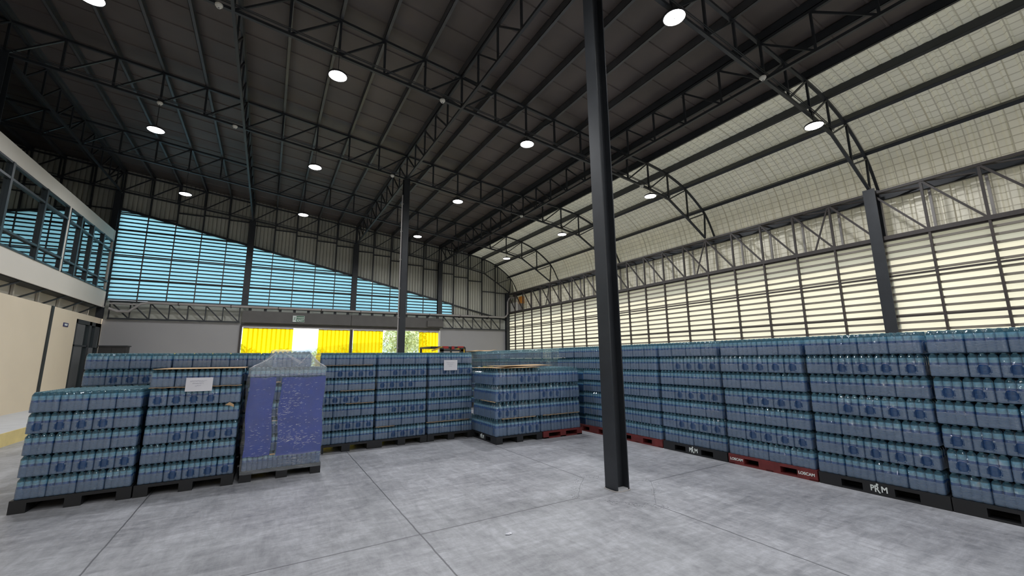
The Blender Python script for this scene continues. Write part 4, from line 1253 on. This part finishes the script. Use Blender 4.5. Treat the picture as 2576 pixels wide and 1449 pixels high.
for cu_, cz_, su_, sz_, n_ in ((.52, 1.42, .16, .05, 34), (.62, 1.22, .10, .05, 22), (.55, 1.02, .12, .06, 50), (.48, .88, .06, .09, 40), (.36, .80, .05, .05, 20), (.62, .62, .14, .05, 34),
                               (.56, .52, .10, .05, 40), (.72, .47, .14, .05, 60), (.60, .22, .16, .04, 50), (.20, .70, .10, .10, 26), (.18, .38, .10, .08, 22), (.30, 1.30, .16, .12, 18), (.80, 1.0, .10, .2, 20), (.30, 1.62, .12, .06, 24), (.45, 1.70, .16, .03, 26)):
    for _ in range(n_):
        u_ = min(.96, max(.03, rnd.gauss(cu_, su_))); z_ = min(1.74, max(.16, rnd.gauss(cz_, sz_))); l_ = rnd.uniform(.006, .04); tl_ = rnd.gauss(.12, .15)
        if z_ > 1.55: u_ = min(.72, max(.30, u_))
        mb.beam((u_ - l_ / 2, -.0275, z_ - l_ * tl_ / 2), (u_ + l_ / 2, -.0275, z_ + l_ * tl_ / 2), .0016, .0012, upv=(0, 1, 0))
o = mb.build('film_glint', M['glint'], root); o['kind'] = 'stuff'
for (xa, xb, za, zb_) in ((.012, .325, .315, 1.372), (.40, .975, .29, 1.365)):
    mb = MB(); nx, nz = 8, 14
    mb.quadgrid([[(xa + (xb - xa) * i / nx + (.012 * math.sin(j * .6)), .009 + .002 * math.sin(i + j * .8), za + (zb_ - za) * j / nz + .006 * math.sin(i * 1.1)) for i in range(nx + 1)] for j in range(nz + 1)])
    mb.build('blue_sheet', M['blue_sheet'], root, smooth=True)
mb = MB().box(.33, .395, .012, .03, .315, .33).box(.33, .395, .012, .03, 1.30, 1.31).box(.325, .395, .014, .03, .77, .776)
mb.build('cardboard_strip', M['cardboard'], root)

# ------------------------------------------------------------------ forklift behind the back row
root = empty('forklift', (5.55, 14.3, 0)); tag(root, 'yellow and black forklift, only its overhead guard showing behind the water', 'forklift')
mb = MB()
mb.beam((-.62, -.45, 2.02), (.62, -.45, 2.02), .06).beam((-.62, .75, 2.02), (.62, .75, 2.02), .06).beam((-.62, -.45, 2.02), (-.62, .75, 2.02), .06).beam((.62, -.45, 2.02), (.62, .75, 2.02), .06)
for i in range(5): mb.beam((-.45 + i * .22, -.45, 2.03), (-.45 + i * .22, .75, 2.03), .025)
mb.beam((.64, -.45, .9), (.64, -.45, 2.02), .06).beam((.6, .75, .9), (.6, .75, 2.02), .06).beam((-.6, .75, .9), (-.6, .75, 2.02), .06)
mb.build('overhead_guard', M['door_black'], root)
MB().beam((-.25, -.5, 1.86), (-.66, -.5, 1.60), .06).beam((-.25, -.5, 2.02), (-.62, -.5, 1.9), .05).beam((-.25, -.5, 2.02), (-.25, -.5, 1.2), .05).beam((.3, -.5, 1.95), (.58, -.5, 1.95), .05).beam((.58, -.5, 1.95), (.62, -.5, .9), .05).build('guard_post', M['forklift_yellow'], root)
MB().box(-.22, .0, -.49, -.47, 1.98, 2.06).box(.12, .22, -.5, -.47, 1.95, 2.06).box(.35, .58, -.49, -.47, 2.0, 2.06).build('marker_panel', M['forklift_red'], root)
MB().box(-.55, .55, -.5, 1.4, .35, .95).box(-.5, .5, .8, 1.5, .3, 1.15).build('body', M['forklift_yellow'], root)
MB().box(-.25, .25, .1, .55, .95, 1.05).box(-.25, .25, .5, .6, 1.05, 1.5).build('seat', M['door_black'], root)
MB().box(-.42, -.32, -.85, -.72, .1, 2.0).box(.32, .42, -.85, -.72, .1, 2.0).box(-.42, .42, -.85, -.75, 1.88, 1.94).build('mast', M['door_black'], root)
MB().box(-.35, -.23, -1.85, -.8, .05, .09).box(.23, .35, -1.85, -.8, .05, .09).build('fork', M['steel'], root)
for sx_ in (-.5, .5):
    for sy_ in (-.35, 1.05):
        o = MB().lathe([(.12, -.09), (.27, -.09), (.29, -.06), (.29, .06), (.27, .09), (.12, .09)], 20).build('wheel', M['rubber'], root)
        o.rotation_euler = (0, math.pi / 2, 0); o.location = (sx_, sy_, .29)

# ------------------------------------------------------------------ film scraps on the floor
for i, (x, y, s_) in enumerate(((2.05, 3.57, .05), (1.35, 2.72, .04), (1.9, 2.6, .03))):
    rnd = random.Random(i); mb = MB()
    for q in range(5):
        a = rnd.uniform(0, 6.28); cx, cy_ = rnd.uniform(-s_, s_) * .7, rnd.uniform(-s_, s_) * .7
        mb.poly([(cx + s_ * .45 * math.cos(a + t * 1.57) * (1 if t % 2 else .45), cy_ + s_ * .45 * math.sin(a + t * 1.57), .003 + .004 * (t % 2)) for t in range(4)])
    o = mb.build('plastic_scrap', M['film_scrap']); o.location = (x, y, .001)
    tag(o, ('shiny clear plastic scrap on the floor left of the near column', 'shiny plastic scrap at the bottom edge of the floor, left one', 'shiny plastic scrap at the bottom edge of the floor, right one')[i], 'plastic scrap', 'plastic scraps on the floor')

# ------------------------------------------------------------------ outdoors beyond the doorway
o = struct('ground', MB().box(-80, 120, YE + .3, 220, -.35, -.15).box(14.1, 90, -60, YE + .3, -.35, -.15), M['ground'])
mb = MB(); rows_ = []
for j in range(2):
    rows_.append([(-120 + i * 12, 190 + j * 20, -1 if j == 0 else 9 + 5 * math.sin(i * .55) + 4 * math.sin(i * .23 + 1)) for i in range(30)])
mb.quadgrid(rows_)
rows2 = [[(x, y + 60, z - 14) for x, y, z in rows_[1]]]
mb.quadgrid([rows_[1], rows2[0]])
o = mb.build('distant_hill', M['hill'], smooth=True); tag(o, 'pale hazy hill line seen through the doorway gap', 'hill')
def tree(x, y, h, r, dark, seed, label):
    root = empty('tree', (x, y, -.15)); tag(root, label, 'tree', 'trees outside the doorway')
    MB().lathe([(.16, 0), (.12, h * .3), (.09, h * .55), (.03, h * .85)], 8).build('trunk', M['bark'], root)
    rnd = random.Random(seed); mb = MB()
    blobs = [(rnd.uniform(-r, r) * .6, rnd.uniform(-r, r) * .6, h * rnd.uniform(.45, .95), r * rnd.uniform(.35, .6)) for _ in range(9)]
    for bx_, by_, bz_, br_ in blobs:
        for _ in range(170):
            v = Vector((rnd.gauss(0, 1), rnd.gauss(0, 1), rnd.gauss(0, 1))).normalized() * br_ * rnd.uniform(.6, 1.05)
            c_ = Vector((bx_, by_, bz_)) + v; s_ = rnd.uniform(.10, .2)
            a = Vector((rnd.uniform(-1, 1), rnd.uniform(-1, 1), rnd.uniform(-1, 1))).normalized(); b_ = a.cross(v.normalized() + Vector((.1, .2, .3))).normalized()
            mb.poly([c_ + a * s_, c_ + b_ * s_ * .5, c_ - a * s_, c_ - b_ * s_ * .5])
    mb.build('foliage', M['leaf_dark'] if dark else M['leaf'], root)
TL = [(-1.5, 45, 3.0, 1.5, 0), (1.6, 47, 2.8, 1.4, 0), (4.9, 46, 2.5, 1.4, 0), (8.0, 49, 2.9, 1.5, 0), (12.3, 42, 5.6, 2.4, 0), (16.4, 52, 7.2, 2.7, 1), (18.3, 41, 7.2, 2.6, 0), (24.0, 45, 8.0, 2.9, 1), (10.0, 36, 4.2, 1.7, 0), (-5.2, 46, 3.4, 1.6, 1)]
for i, (x, y, h, r, dk) in enumerate(sorted(TL)):
    tree(x, y, h, r, dk, i, f'leafy green tree outside the doorway, {ORD[i]} from the left')
